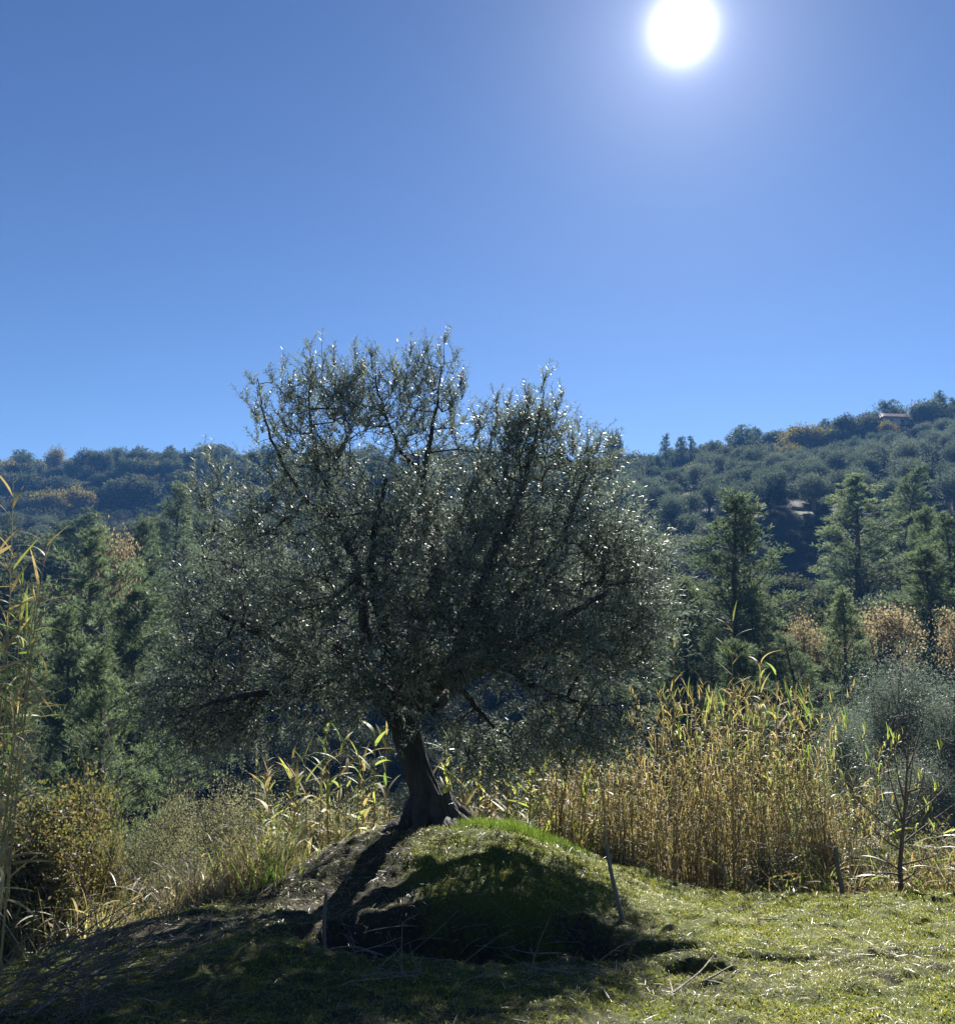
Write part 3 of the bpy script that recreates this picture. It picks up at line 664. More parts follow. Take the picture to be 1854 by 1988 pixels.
RV = np.array([(-4.8, -3.0, 2.7), (4.8, -3.0, 2.7), (3.4, 0, 4.2), (-3.4, 0, 4.2), (4.8, 3.0, 2.7), (-4.8, 3.0, 2.7)], float)
RV2 = np.concatenate([RV, RV+np.array([0, 0, -.14])])
b.add(RV2, np.array([(0, 1, 2, 3), (3, 2, 4, 5), (1, 4, 2, 2), (5, 0, 3, 3), (0, 6, 7, 1), (1, 7, 10, 4), (4, 10, 11, 5), (5, 11, 6, 0)])[[0, 1, 4, 5, 6, 7]])
for k, (p0, p1, p2) in enumerate([(1, 4, 2), (5, 0, 3)]): b.add(np.array([RV[p0], RV[p1], RV[p2], RV[p2]+(RV[p1]-RV[p2])*.001]), np.array([(0, 1, 3, 2)]))
A_ = []; B_ = []
for x in np.arange(-4.6, 4.7, .4):
    xt = np.clip(x, -3.4, 3.4); A_.append((x, -3.02, 2.74)); B_.append((xt, 0, 4.24))
V, Qd = tubes(A_, B_, .09, .09, 4); b.add(V, Qd)
roof = obj('roof', b.mesh('roof', M['tile']), house)
for x in (-2.4, .4, 2.6):
    b = MB(); V, Qd = box(x-.45, x+.45, -2.54, -2.49, 1.0, 2.2); b.add(V, Qd); wn = obj('window', b.mesh('window', M['dark']), house)

# ------------------------------------------------------------ the old olive tree
TY0 = 9.05
def ap(px, py, dy=0.0): return at(px, py, TY0+dy)
base_c = ap(838, 1612); 
olive = thing('olive_tree', 'big old olive tree with leaning gnarled trunk and wide dense crown on the grassy mound', 'tree', None, tuple(base_c))
O0 = base_c
tp = [(845, 1640), (843, 1612), (842, 1594), (840, 1575), (834, 1555), (827, 1535), (811, 1496), (798, 1457), (791, 1428), (783, 1399), (771, 1368), (752, 1340)]
tw = [150, 128, 108, 92, 79, 71, 67, 66, 72, 74, 78, 66]
tt = np.linspace(0, 1, len(tp)); t2 = np.linspace(0, 1, 70)
TPt = np.array([ap(*p) for p in tp])-O0; TPt = np.stack([np.interp(t2, tt, TPt[:, k]) for k in range(3)], 1)
for _ in range(3): TPt[1:-1] = (TPt[:-2]+TPt[1:-1]*2+TPt[2:])/4
TR = np.interp(t2, tt, np.array(tw)/2*TY0/F/1.03*.84)
k = 56; th = np.arange(k)*2*math.pi/k; VV = []
for i in range(len(t2)):
    h = t2[i]
    fl = max(0, 1-h/.3)**1.5
    tw_ = 2.2*h
    rr = TR[i]*(1+(.055+.10*fl)*np.sin(5*(th+tw_)+.6)+(.05+.08*fl)*np.sin(8*(th+tw_*.8)+2)+.10*fbm(np.cos(th+tw_)*1.8, np.sin(th+tw_)*1.8, np.full(k, h*5), 77, 4)-.05*np.abs(np.sin(11*(th+tw_)+4*h)))
    VV.append(np.stack([TPt[i, 0]+rr*np.cos(th), TPt[i, 1]+rr*np.sin(th)*.92, np.full(k, TPt[i, 2])+.02*np.sin(th*3)*fl], 1))
VV = np.concatenate(VV); ii = np.arange(k); jj = (ii+1) % k
Qt = (np.stack([ii, jj, jj+k, ii+k], 1)[None]+(np.arange(len(t2)-1)*k)[:, None, None]).reshape(-1, 4)
tb = MB(); tb.add(VV, Qt)
# roots spreading over the mound
for a, ln, r0 in [(3.5, .62, .085), (2.9, .42, .07), (4.1, .5, .08), (4.8, .42, .09), (5.5, .45, .085), (6.1, .55, .09), (.35, .42, .08), (1.6, .3, .07), (5.1, .35, .07)]:
    s = np.linspace(0, 1, 12); rx = np.cos(a+.35*np.sin(s*3))*(.10+ln*s); ry = np.sin(a+.35*np.sin(s*3))*(.10+ln*s)
    wx, wy = rx+O0[0], ry+O0[1]; gzz = ground_z(wx, wy)-O0[2]
    z = gzz+.01+.22*np.exp(-s*4.2)-.05*s
    V, Qd = poly_tube(np.stack([rx, ry, z], 1), r0*(1.25-1.0*s)+.008, 10, .16, int(a*10), 3); tb.add(V, Qd)
obj('trunk', tb.mesh('trunk', M['bark'], True), olive)

# limbs: px,py,depth offset, radius
limbs = [
    [(785, 1405, 0, .13), (752, 1360, -.05, .12), (706, 1315, -.1, .10), (660, 1300, -.2, .085), (610, 1288, -.35, .07), (560, 1262, -.5, .055), (500, 1225, -.7, .04), (430, 1190, -.9, .025)],
    [(706, 1312, -.1, .085), (697, 1275, 0, .07), (716, 1235, .1, .06), (700, 1160, .15, .05), (688, 1085, .1, .045), (664, 1030, .05, .038), (640, 965, 0, .03), (612, 890, 0, .02), (600, 800, 0, .012), (602, 700, 0, .005)],
    [(782, 1385, 0, .11), (790, 1320, .05, .10), (800, 1270, .1, .09), (838, 1200, .2, .075), (850, 1120, .3, .06), (830, 1020, .3, .045), (822, 930, .3, .035), (835, 850, .3, .022), (850, 760, .3, .012), (862, 690, .3, .005)],
    [(800, 1385, 0, .12), (835, 1340, -.05, .10), (880, 1285, -.1, .085), (905, 1225, -.15, .07), (925, 1150, -.2, .055), (960, 1060, -.2, .042), (1010, 960, -.15, .03), (1040, 860, -.1, .018), (1056, 760, -.1, .006)],
    [(835, 1340, -.05, .08), (880, 1310, -.35, .07), (950, 1275, -.7, .055), (1030, 1235, -1.0, .042), (1110, 1190, -1.2, .03), (1180, 1150, -1.3, .018)],
    [(838, 1370, .05, .09), (875, 1330, .4, .075), (950, 1290, .8, .06), (1050, 1260, 1.1, .045), (1150, 1250, 1.3, .03), (1260, 1200, 1.4, .016)],
    [(780, 1370, .05, .09), (740, 1320, .5, .075), (660, 1260, .9, .06), (570, 1200, 1.2, .045), (480, 1130, 1.4, .03), (400, 1060, 1.4, .014)],
    [(790, 1330, -.1, .07), (770, 1290, -.5, .06), (740, 1210, -.9, .05), (720, 1120, -1.2, .04), (730, 1020, -1.3, .028), (750, 930, -1.2, .015)],
    [(905, 1225, -.15, .05), (985, 1180, .1, .045), (1060, 1090, .3, .036), (1110, 1000, .3, .025), (1140, 900, .3, .012)],
    [(660, 1300, -.2, .06), (620, 1330, -.5, .05), (560, 1345, -.8, .036), (480, 1350, -1.0, .025), (400, 1370, -1.1, .012)],
    [(950, 1275, -.7, .045), (1010, 1320, -.8, .034), (1080, 1350, -.7, .022), (1140, 1370, -.6, .010)],
    [(880, 1310, -.35, .05), (900, 1345, -.5, .034), (935, 1380, -.6, .022), (965, 1420, -.65, .010)],
    [(664, 1030, .05, .03), (600, 980, .1, .025), (545, 900, .1, .018), (510, 800, .1, .01), (500, 735, .1, .005)],
    [(822, 930, .3, .028), (770, 860, .3, .02), (735, 770, .25, .012), (720, 690, .25, .005)],
]
nodes = []; nrad = []; bb = MB()
for li, lb in enumerate(limbs):
    P_ = np.array([ap(a, b, c) for a, b, c, d in lb])-O0; r_ = np.array([d for *_, d in lb])
    s = np.linspace(0, 1, len(lb)); s2 = np.linspace(0, 1, len(lb)*5)
    P2 = np.stack([np.interp(s2, s, P_[:, q]) for q in range(3)], 1)
    for _ in range(3): P2[1:-1] = (P2[:-2]+P2[1:-1]*2+P2[2:])/4
    P2[1:-1] += rng.normal(size=P2[1:-1].shape)*.010
    r2 = np.interp(s2, s, r_)
    V, Qd = poly_tube(P2, r2, 12 if r_[0] > .05 else 7, .10, li*3+1, 3, 4); bb.add(V, Qd)
    nodes.append(P2[3:]); nrad.append(r2[3:])
nodes = np.concatenate(nodes); nrad = np.concatenate(nrad)
# crown volume: lobes (px, py, rx px, ry px, depth, depth radius m, weight)
lobes = [(760, 1130, 330, 190, 0, 1.9, 5), (470, 1200, 170, 190, 0, 1.5, 2.5), (1130, 1160, 180, 210, -.1, 1.3, 2.7), (630, 900, 130, 170, 0, 1.0, 1.7),
         (820, 850, 85, 150, .2, .7, .85), (1010, 930, 110, 120, 0, .9, 1.3), (420, 1375, 145, 80, -.3, 1.0, 1.7), (1050, 1375, 180, 95, -.6, .9, 2.2), (1000, 1240, 170, 70, -1.3, .6, 1.1),
         (480, 985, 95, 95, .2, .9, .8), (1130, 955, 70, 95, .2, .8, .7), (1205, 1185, 85, 135, .4, 1.0, 1.0), (1275, 1215, 45, 80, .3, .5, .22), (1185, 1325, 105, 90, .1, .8, .7), (860, 1315, 200, 75, -1.0, .7, 1.8), (560, 940, 90, 90, -.2, .6, .6), (940, 1400, 110, 65, -.9, .4, .7),
         (340, 1270, 70, 120, 0, .8, .5), (620, 1350, 110, 60, -.5, .8, .6), (700, 1000, 180, 110, -.7, .9, 1.6), (600, 1240, 210, 110, 1.9, .8, 1.3), (760, 1180, 260, 130, -1.5, .7, 1.6), (700, 780, 150, 70, .1, .5, .55), (800, 1165, 240, 100, 2.2, .8, 1.8), (1000, 840, 90, 60, 0, .5, .35), (920, 1040, 160, 120, -.2, 1.3, 1.4), (1180, 1060, 60, 80, 0, .7, .5), (1140, 1420, 90, 50, -.2, .5, .5), (960, 1430, 80, 55, -.5, .5, .5), (640, 1290, 150, 60, -1.2, .5, .8)]
def sample_crown(n):
    wts = np.array([l[6] for l in lobes]); idx = rng.choice(len(lobes), n, p=wts/wts.sum())
    d = rdir(n); rad = rng.random(n)**(1/2.4)
    out = np.empty((n, 3))
    for i in range(n):
        a, b, rx, ry, dz, rz, _ = lobes[idx[i]]
        v = d[i]*rad[i]
        out[i] = ap(a+v[0]*rx, b+v[2]*ry, dz+v[1]*rz)-O0
    return out
att = sample_crown(3900)
# thin it by noise so that it shows clumps and gaps
kp = fbm(att[:, 0]*1.6, att[:, 1]*1.6, att[:, 2]*1.6, 88, 2) > -.21
att = att[kp]
# extra upright shoots along the top
spikes = [((600, 800), (600, 668), .0), ((575, 830), (548, 715), .1), ((520, 840), (492, 735), .1), ((510, 860), (480, 772), .1), ((640, 820), (650, 700), 0), ((680, 820), (690, 690), .1),
          ((730, 800), (722, 680), .2), ((770, 800), (765, 715), .2), ((800, 790), (795, 680), .3), ((840, 780), (830, 672), .3), ((858, 780), (862, 656), .3), ((880, 800), (882, 690), .3), ((870, 830), (902, 745), .3),
          ((920, 880), (930, 800), .1), ((960, 870), (962, 775), 0), ((990, 870), (985, 780), 0), ((1020, 840), (1022, 765), -.1), ((1045, 830), (1056, 728), -.1), ((1065, 850), (1090, 765), -.1),
          ((1110, 900), (1122, 828), .2), ((1150, 920), (1165, 850), .2), ((1165, 960), (1192, 855), .3), ((430, 960), (402, 880), .2), ((390, 1000), (372, 925), .3), ((1180, 1000), (1208, 940), .2), ((1290, 1110), (1275, 1060), .7), ((560, 800), (530, 730), 0), ((700, 780), (705, 720), .1), ((815, 750), (812, 690), .25)]
sp_pts = []
for (a, b), (c, d), dz in spikes:
    d += 12
    for q in np.linspace(0, 1, 5): sp_pts.append(ap(a+(c-a)*q+rng.normal()*13*(1.05-q), b+(d-b)*q, dz+rng.normal()*.08)-O0)
att = np.concatenate([att, np.array(sp_pts)])
order = np.argsort(np.linalg.norm(att-(ap(800, 1280)-O0), axis=1)); att = att[order]; kept0 = att
NP = np.empty((len(nodes)+len(att), 3)); NP[:len(nodes)] = nodes; cnt = len(nodes)
src = np.empty((len(att), 3)); par = np.full(len(nodes)+len(att), -1)
root = ap(800, 1300)-O0
NDis = np.empty(len(NP)); NDis[:cnt] = np.linalg.norm(nodes-root, axis=1)*.25
keep_att = []
for i, a in enumerate(att):
    d = np.linalg.norm(NP[:cnt]-a, axis=1); c = d+.22*NDis[:cnt]
    if d.min() > .34: continue
    keep_att.append(i)
    j = int(np.argmin(c))
    if d[j] > .40: j = int(np.argmin(d))
    src[i] = NP[j]; par[cnt] = j; NP[cnt] = a; NDis[cnt] = NDis[j]+d[j]; cnt += 1
src = src[keep_att]; att = att[keep_att]; order = order[keep_att]; par = par[:cnt]; n_all = len(kept0)
load = np.ones(cnt)
for i in range(cnt-1, len(nodes)-1, -1): load[par[i]] += load[i]
rc = .0024*np.sqrt(load[len(nodes):]); pr = par[len(nodes):]
rp_ = np.where(pr >= len(nodes), np.minimum(.0024*np.sqrt(load[np.maximum(pr, 0)]), rc*1.5), np.minimum(rc*1.4, .02))
mid = (src+att)/2+rng.normal(size=att.shape)*.03*np.linalg.norm(att-src, axis=1)[:, None]+np.array([0, 0, .03])*np.linalg.norm(att-src, axis=1)[:, None]
V, Qd = tubes(src, mid, rp_, (rp_+rc)/2, 5); bb.add(V, Qd)
V, Qd = tubes(mid, att, (rp_+rc)/2, rc, 5); bb.add(V, Qd)
# leafy twigs
cent = ap(800, 1200)-O0
per = 3; B0 = np.repeat(att, per, 0); nT = len(B0)
outw = nrm(B0-cent)
low = sst(-.1, -1.3, (B0-cent)[:, 2])
D0 = nrm(outw*.45+rdir(nT)*.9+np.array([0, 0, .55])*(1-1.7*low)[:, None])
spk = np.repeat(order >= (n_all-len(sp_pts)), per)
D0[spk] = nrm(D0[spk]*.8+np.array([0, 0, 1.0])+rdir(int(spk.sum()))*.35)
LT = rng.uniform(.22, .50, nT); LT[spk] *= .55
P1 = B0+D0*(LT*.5)[:, None]; D1 = nrm(D0+rdir(nT)*.22-np.array([0, 0, .18])*(low[:, None]+.2)); P2 = P1+D1*(LT*.5)[:, None]
V, Qd = tubes(B0, P1, .0032, .0023, 3); bb.add(V, Qd); V, Qd = tubes(P1, P2, .0023, .0011, 3); bb.add(V, Qd)
obj('branches', bb.mesh('branches', M['bark'], True), olive)
NL = 22
s = (np.arange(NL)//2+.4)/(NL/2)
s = np.clip(s[None]+rng.normal(size=(nT, NL))*.02, 0.05, 1)
Pp = np.where((s < .5)[..., None], B0[:, None]+(P1-B0)[:, None]*(s*2)[..., None], P1[:, None]+(P2-P1)[:, None]*((s-.5)*2)[..., None])
Dd = np.where((s < .5)[..., None], D0[:, None], D1[:, None])
sa = nrm(np.cross(D0, rdir(nT))); sb = np.cross(sa, D0)
pa = (np.arange(NL)//2*1.5708+np.arange(NL) % 2*math.pi)[None]+rng.normal(size=(nT, NL))*.4
side = sa[:, None]*np.cos(pa)[..., None]+sb[:, None]*np.sin(pa)[..., None]
LDr = nrm(Dd*.75+side*.8+rng.normal(size=side.shape)*.2-np.array([0, 0, .12]))
LN = nrm(Dd*.8-side*.5+rng.normal(size=side.shape)*.35+np.array([0, 0, .4]))
n_ = nT*NL
V, Qd, A = leaves(Pp.reshape(-1, 3), LDr.reshape(-1, 3), LN.reshape(-1, 3), (rng.uniform(.032, .074, n_)), rng.uniform(.009, .0135, n_), .12,
                  np.clip(np.repeat(rng.random(nT), NL)*.45+rng.random(n_)*.55, 0, 1))
lm = MB(); lm.add(V, Qd, A)
crown = obj('crown', lm.mesh('crown', M['olive_leaf']), olive); crown['kind'] = 'stuff'
print('olive leaves', n_)

# ------------------------------------------------------------ giant reeds
def cane_mesh(seed, h, nleaf, ll, lw, r0=.011, top_frac=.25, bend=.12):
    r = np.random.default_rng(seed)
    s = np.linspace(0, 1, 12); bx, by = r.normal(size=2)*bend*h
    C_ = np.stack([bx*s**2+.01*np.sin(s*9+seed), by*s**2+.01*np.cos(s*7+seed), s*h], 1)
    V, Qd = poly_tube(C_, r0*(1-.72*s), 6); st = MB(); st.add(V, Qd)
    for q in np.linspace(.06, .95, 12):   # nodes on the cane
        c = np.array([np.interp(q, s, C_[:, k_]) for k_ in range(3)])
        V, Qd = tubes([c-np.array([0, 0, .008])], [c+np.array([0, 0, .008])], r0*(1.18-.72*q), r0*(1.18-.72*q), 6); st.add(V, Qd)
    ts = np.sort(top_frac+(1-top_frac)*r.random(nleaf)**.8); ts[-4:] = [.96, .975, .985, .995][:len(ts[-4:])]
    az = np.arange(nleaf)*math.pi+r.normal(size=nleaf)*.5+r.uniform(0, 6.28)
    P_ = np.stack([np.interp(ts, s, C_[:, k_]) for k_ in range(3)], 1)
    el = np.where(ts > .93, r.uniform(.7, 1.45, nleaf), r.uniform(.3, 1.2, nleaf))
    D_ = np.stack([np.cos(az)*np.cos(el), np.sin(az)*np.cos(el), np.sin(el)], 1)
    dr = np.where(ts > .93, r.uniform(.05, .6, nleaf), r.uniform(.3, 1.4, nleaf))
    L_ = ll*r.uniform(.6, 1.15, nleaf)*np.where(ts > .93, .75, 1); W_ = lw*r.uniform(.6, 1.1, nleaf)
    return st, (P_, D_, L_, W_, dr, nleaf)
def joined_leaves(a, mat, seg=5, tw=.5):
    P_, D_, L_, W_, dr, n = a
    V, Qd, A = strips(P_, D_, np.array([0, 0, 1.])+rng.normal(size=(n, 3))*.15, L_, W_, dr, seg, tw); b_ = MB(); b_.add(V, Qd, A); return b_.mesh('foliage', mat)
bed_protos = []
for i in range(9):
    h = 2.6; st, a = cane_mesh(100+i, h, 34, .27, .018, .007, .12, .16)
    bed_protos.append((st.mesh('cane', M['cane'], True), joined_leaves(a, M['reed_leaf'] if i < 7 else M['reed_green'])))
rb = np.random.default_rng(55)
def reed_top(px):   # height line of the bed against image columns
    return np.interp(px, [1080, 1150, 1215, 1260, 1310, 1380, 1430, 1480, 1530, 1590, 1640, 1665, 1700], [1480, 1450, 1400, 1360, 1330, 1320, 1330, 1300, 1335, 1370, 1420, 1480, 1580])
protos = {}
cnt_r = 0
for q in range(285):
    px = rb.uniform(1085, 1700) if q > 60 else rb.uniform(1225, 1560); y = rb.uniform(9.75, 11.8)
    top = reed_top(px)+abs(rb.normal())*50-8+ (y-10)*4
    T = at(px, top, y); x = T[0]; z = gz(x, y); H = max(1.2, T[2]-z)
    i = int(rb.integers(0, 9)) if px < 1500 or rb.random() < .5 else int(rb.integers(7, 9))
    if i not in protos:
        o = thing('giant_reed', 'dry golden giant reed in the tall reed bed behind the grassy slope', 'reed', 'giant reeds of the tall bed')
        obj('cane', bed_protos[i][0], o); f = obj('foliage', bed_protos[i][1], o); f['kind'] = 'stuff'; protos[i] = o
    else: o = copy_tree(protos[i])
    o['label'] = ('green topped reed' if i >= 7 else 'straw coloured reed') + (' in the front row' if y < 10.3 else ' in the middle' if y < 11.1 else ' at the back') + ' of the bed, ' + where(px, [(1180, 'beside the slanting stake'), (1270, 'under the olive foliage'),
        (1360, 'below the single yellow tip'), (1440, 'below the tallest single reed'), (1520, 'below the thick leafy plume'), (1600, 'before the pale pine'), (9999, 'near the bare sapling')])
    s_ = H/2.6; o.location = (x, y, z-.05); o.rotation_euler = (rb.normal()*.04, rb.normal()*.05, rb.uniform(0, 6.28)); o.scale = (.9, .9, s_)
# fill of the bed
nf = 900
px = rb.uniform(1070, 1660, nf); yy = rb.uniform(9.9, 12.4, nf)
bp = []; 
for a, y in zip(px, yy):
    T = at(a, reed_top(a)+70+abs(rb.normal())*60, y); bp.append((T[0], y, gz(T[0], y)-.05))
short = []
for i in range(5):
    st, a = cane_mesh(130+i, 1.9, 30, .25, .013, .007, .05, .16); mb = st; P_, D_, L_, W_, dr, n = a
    V, Qd, A = strips(P_, D_, np.array([0, 0, 1.])+rng.normal(size=(n, 3))*.15, L_, W_, dr, 4, .5); mb.add(V, Qd, A); short.append(mb.mesh('short_reed', M['reed_leaf']))
o = scatter('reed_bed_vegetation', np.array(bp), short, .7, 1.15, 'mass of shorter dry reeds filling the bed between the tall reeds', 33)
o['category'] = 'reeds'
bp = []
for q in range(190):
    a = rb.uniform(470, 1120); y = rb.uniform(10.3, 11.9); T = at(a, 1500, y); bp.append((T[0], y, gz(T[0], y)-.05))
o = scatter('dry_reed_vegetation', np.array(bp), short, .5, .85, 'pale dry reed stems and straw standing behind the olive trunk', 35)
# young reeds and cane grass at the far side of the lawn (green-yellow, waist high)
gt = []
for i in range(5):
    r = np.random.default_rng(150+i); n = 60
    b0 = np.stack([r.normal(size=n)*.12, r.normal(size=n)*.12, np.zeros(n)], 1)
    D_ = nrm(np.stack([r.normal(size=n)*.35, r.normal(size=n)*.35, np.ones(n)], 1))
    V, Qd, A = strips(b0, D_, np.array([0, 0, 1.])+r.normal(size=(n, 3))*.9, r.uniform(.35, .75, n), r.uniform(.007, .014, n), r.uniform(.05, .6, n), 5, .4)
    b_ = MB(); b_.add(V, Qd, A)
    A_ = b0[:14]; B_ = A_+nrm(D_[:14])*r.uniform(.3, .6, 14)[:, None]
    V, Qd, A = strips(B_, nrm(D_[:14]+r.normal(size=(14, 3))*.9), np.array([0, 0, 1.])+r.normal(size=(14, 3))*.3, .2, .012, .3, 4, .3); b_.add(V, Qd, A)
    gt.append(b_)
tall_grass = [b_.mesh('tall_grass', M['reed_green']) for b_ in gt]
dry_tuft = []
for me in tall_grass[:3]:
    m2 = me.copy(); m2.materials.clear(); m2.materials.append(M['straw']); dry_tuft.append(m2)
olive_tuft = []
for me in tall_grass[:2]:
    m2 = me.copy(); m2.materials.clear(); m2.materials.append(M['reed_leaf']); olive_tuft.append(m2)
pts = []
for q in range(330):
    px_ = rb.uniform(1380, 1960); y = rb.uniform(9.05, 10.0)+(.2 if px_ < 1500 else 0); T = at(px_, 1700, y); pts.append((T[0], y, gz(T[0], y)-.03))
scatter('tall_grass_undergrowth', np.array(pts), tall_grass[:1]+olive_tuft+dry_tuft[:1], .9, 1.6, 'yellow green tall grass along the far side of the lawn below the bare sapling', 43)
pts = []
for q in range(170):
    px_ = rb.uniform(180, 560); y = rb.uniform(8.2, 10.4)
    x = (px_-CX)/F*y/1.02; pts.append((x, y, gz(x, y)-.03))
scatter('yellow_grass_undergrowth', np.array(pts), tall_grass[:1]+dry_tuft+olive_tuft, .6, 1.2, 'tangle of dry and green tall grass behind the mossy hump', 53)

pts = []
for q in range(240):
    px_ = rb.uniform(-120, 230); y = rb.uniform(8.6, 10.2); x = (px_-CX)/F*y/1.02; pts.append((x, y, gz(x, y)-.03))
scatter('young_reed_undergrowth', np.array(pts), tall_grass[:1]+dry_tuft+olive_tuft, 1.0, 1.75, 'tall yellow green grass and young reeds below the autumn bush', 63)
# ---- larger green reeds just behind the trunk, each leaf its own part
st_pr = []; leaf_pr = []
r = np.random.default_rng(9)
for i in range(6):
    b_ = MB(); V, Qd, A = strips(np.zeros((1, 3)), np.array([[1., 0, .0]]), np.array([0, 0, 1.]), np.array([1.0]), np.array([.085]), np.array([[.1, .3, .5, .7, .2, .9][i]]), 8, .25, np.array([r.random()]))
    b_.add(V, Qd, A); leaf_pr.append(b_)
leafG = [b_.mesh('leaf', M['reed_green']) for b_ in leaf_pr]
leafY = []
for me in leafG: m2 = me.copy(); m2.materials.clear(); m2.materials.append(M['reed_leaf']); leafY.append(m2)
def big_reed(px, top, Y_, base_py, nleaf, ll, yellow, label, lean=0.0, group='broad leaved reeds around the trunk', tf=.2, cr=.012, seed=0, lw=1.0, elo=.45):
    r = np.random.default_rng(int(px*7+top)+seed)
    Bp = at(px, base_py, Y_); z = gz(Bp[0], Y_); z = max(z-.05, Bp[2]) if base_py < 1640 else z-.05
    T = at(px+lean, top, Y_); H = T[2]-z; dx = T[0]-Bp[0]
    o = thing('giant_reed', label, 'reed', group, (Bp[0], Y_, z))
    s = np.linspace(0, 1, 12); C_ = np.stack([dx*s**1.5, .06*H*s**2*r.normal(), s*H], 1)
    if True:
        V, Qd = poly_tube(C_, cr*(1-.7*s), 7); b_ = MB(); b_.add(V, Qd)
        for q in np.arange(.08, .95, .09):
            c = np.array([np.interp(q, s, C_[:, k_]) for k_ in range(3)]); V, Qd = tubes([c-np.array([0, 0, .007])], [c+np.array([0, 0, .007])], cr*(1.2-.7*q), cr*(1.2-.7*q), 7); b_.add(V, Qd)
        obj('cane', b_.mesh('cane', M['cane'], True), o)
    az = r.uniform(0, 6.28)
    for k_ in range(nleaf):
        q = tf+(1-tf)*(k_+.5)/nleaf; c = [float(np.interp(q, s, C_[:, j_])) for j_ in range(3)]
        az += math.pi+r.normal()*.45
        el = r.uniform(1.0, 1.4) if q > .9 else r.uniform(elo, 1.15)
        L_ = ll*r.uniform(.65, 1.15)*(1-.3*q)
        me = (leafY if r.random() < yellow else leafG)[int(r.integers(0, 6))]
        obj('leaf', me, o, c, (r.normal()*.4, -el, az), (L_, L_*lw*r.uniform(.9, 1.9), L_))
    return o
for (px_, top, Y_, yel, lean, nl) in [(640, 1425, 10.1, .25, -4, 10), (655, 1440, 10.4, .3, 12, 9), (570, 1500, 10.0, .5, -10, 8), (600, 1470, 10.7, .5, -6, 8), (690, 1455, 10.5, .35, 10, 8), (725, 1435, 10.2, .4, 4, 9),
                                  (745, 1430, 10.7, .5, 6, 8), (880, 1425, 10.2, .35, -10, 9), (900, 1450, 10.5, .5, -4, 8), (985, 1470, 10.1, .5, 0, 9), (1000, 1490, 10.5, .5, 5, 8), (1025, 1505, 9.95, .1, 10, 10), (1040, 1500, 10.1, .1, 18, 9),
                                  (1092, 1440, 10.2, .2, -2, 8), (1120, 1490, 9.9, .15, 26, 8), (1150, 1480, 10.3, .3, 6, 8), (540, 1530, 9.8, .7, -26, 8), (565, 1540, 9.7, .6, 12, 7), (940, 1500, 10.6, .6, 3, 7), (960, 1480, 10.8, .6, -3, 7), (620, 1500, 10.9, .5, 0, 7), (1070, 1500, 10.8, .5, 0, 7)]:
    side = 'left' if px_ < 800 else 'beyond'
    big_reed(px_, top-15, Y_, 1665, nl+5, .50, yel, ('mostly green' if yel < .3 else 'half green' if yel < .5 else 'mostly straw coloured') + ' broad leaved reed, ' + where(px_, [(590, 'at the litter covered flank of the mound'), (650, 'above the mound flank'), (700, 'midway between mound flank and trunk'), (790, 'next to the olive trunk'),
             (930, 'just past the trunk'), (1010, 'above the fresh grass'), (1060, 'in the bright green tuft past the fresh grass'), (9999, 'before the slanting stake')]), lean)
for q in range(34):
    px_ = rb.uniform(500, 1170)
    if 770 < px_ < 830: continue
    big_reed(px_, rb.uniform(1425, 1520), rb.uniform(10.3, 11.6), 1665, int(rb.integers(9, 14)), .46, .6, ('slender mixed green and straw reed left of the olive trunk' if px_ < 800 else 'slender mixed green and straw reed between the trunk and the tall bed').replace(' left of', ' on the litter side of'), rb.normal()*8, seed=q)
# ---- single reeds above the bed
for (px_, top, Y_, lab, nl, g) in [
        (1421, 1196, 10.0, 'tallest single reed with a yellow leaf tuft, far above the bed', 10, 'tallest reeds'),
        (1475, 1282, 10.2, 'thick leafy reed plume rising at the crest of the bed', 14, 'tallest reeds'),
        (1510, 1300, 10.4, 'slim reed next to the thick leafy plume', 8, 'tallest reeds'),
        (1566, 1318, 10.5, 'thin green reed tip standing clear of the bed before the pale pine', 7, 'tallest reeds'),
        (1695, 1490, 9.9, 'lone leafy reed beyond the bed against the dark hollow', 7, 'tallest reeds'),
        (1308, 1205, 11.5, 'yellow reed tip between the olive foliage and the dark pine', 5, 'tallest reeds')]:
    big_reed(px_, top, Y_, 1720, nl+3, .38, .85, lab, 0, g, .6, .010, 3, .9)
# ---- tall dry reeds close by the picture edge
for k_, (px_, top, Y_, lean, nl) in enumerate([(-8, 930, 5.6, 44, 16), (0, 1045, 5.4, 72, 18), (10, 1175, 5.5, 72, 14), (-30, 1000, 5.9, 40, 14), (-10, 1120, 5.2, 55, 16), (10, 1265, 5.7, 45, 12), (-30, 1070, 5.6, 50, 14), (0, 1130, 6.0, 70, 15), (-40, 1200, 5.3, 60, 14), (-5, 1210, 5.8, 25, 14)]):
    big_reed(px_, top, Y_, 1750, nl+14, .32, .6, ['tall dry reed whose leafy tip reaches highest beside the picture edge', 'leaning dry reed with a fan of yellow green leaves at its tip',
             'lowest leaning dry reed by the picture edge, with a forked pale tip'][k_] if k_ < 3 else 'tangled dry reed by the picture edge below the tallest tip', lean, 'dry reeds by the picture edge', .22, .0065, 11, .62, -.5)
rest = None

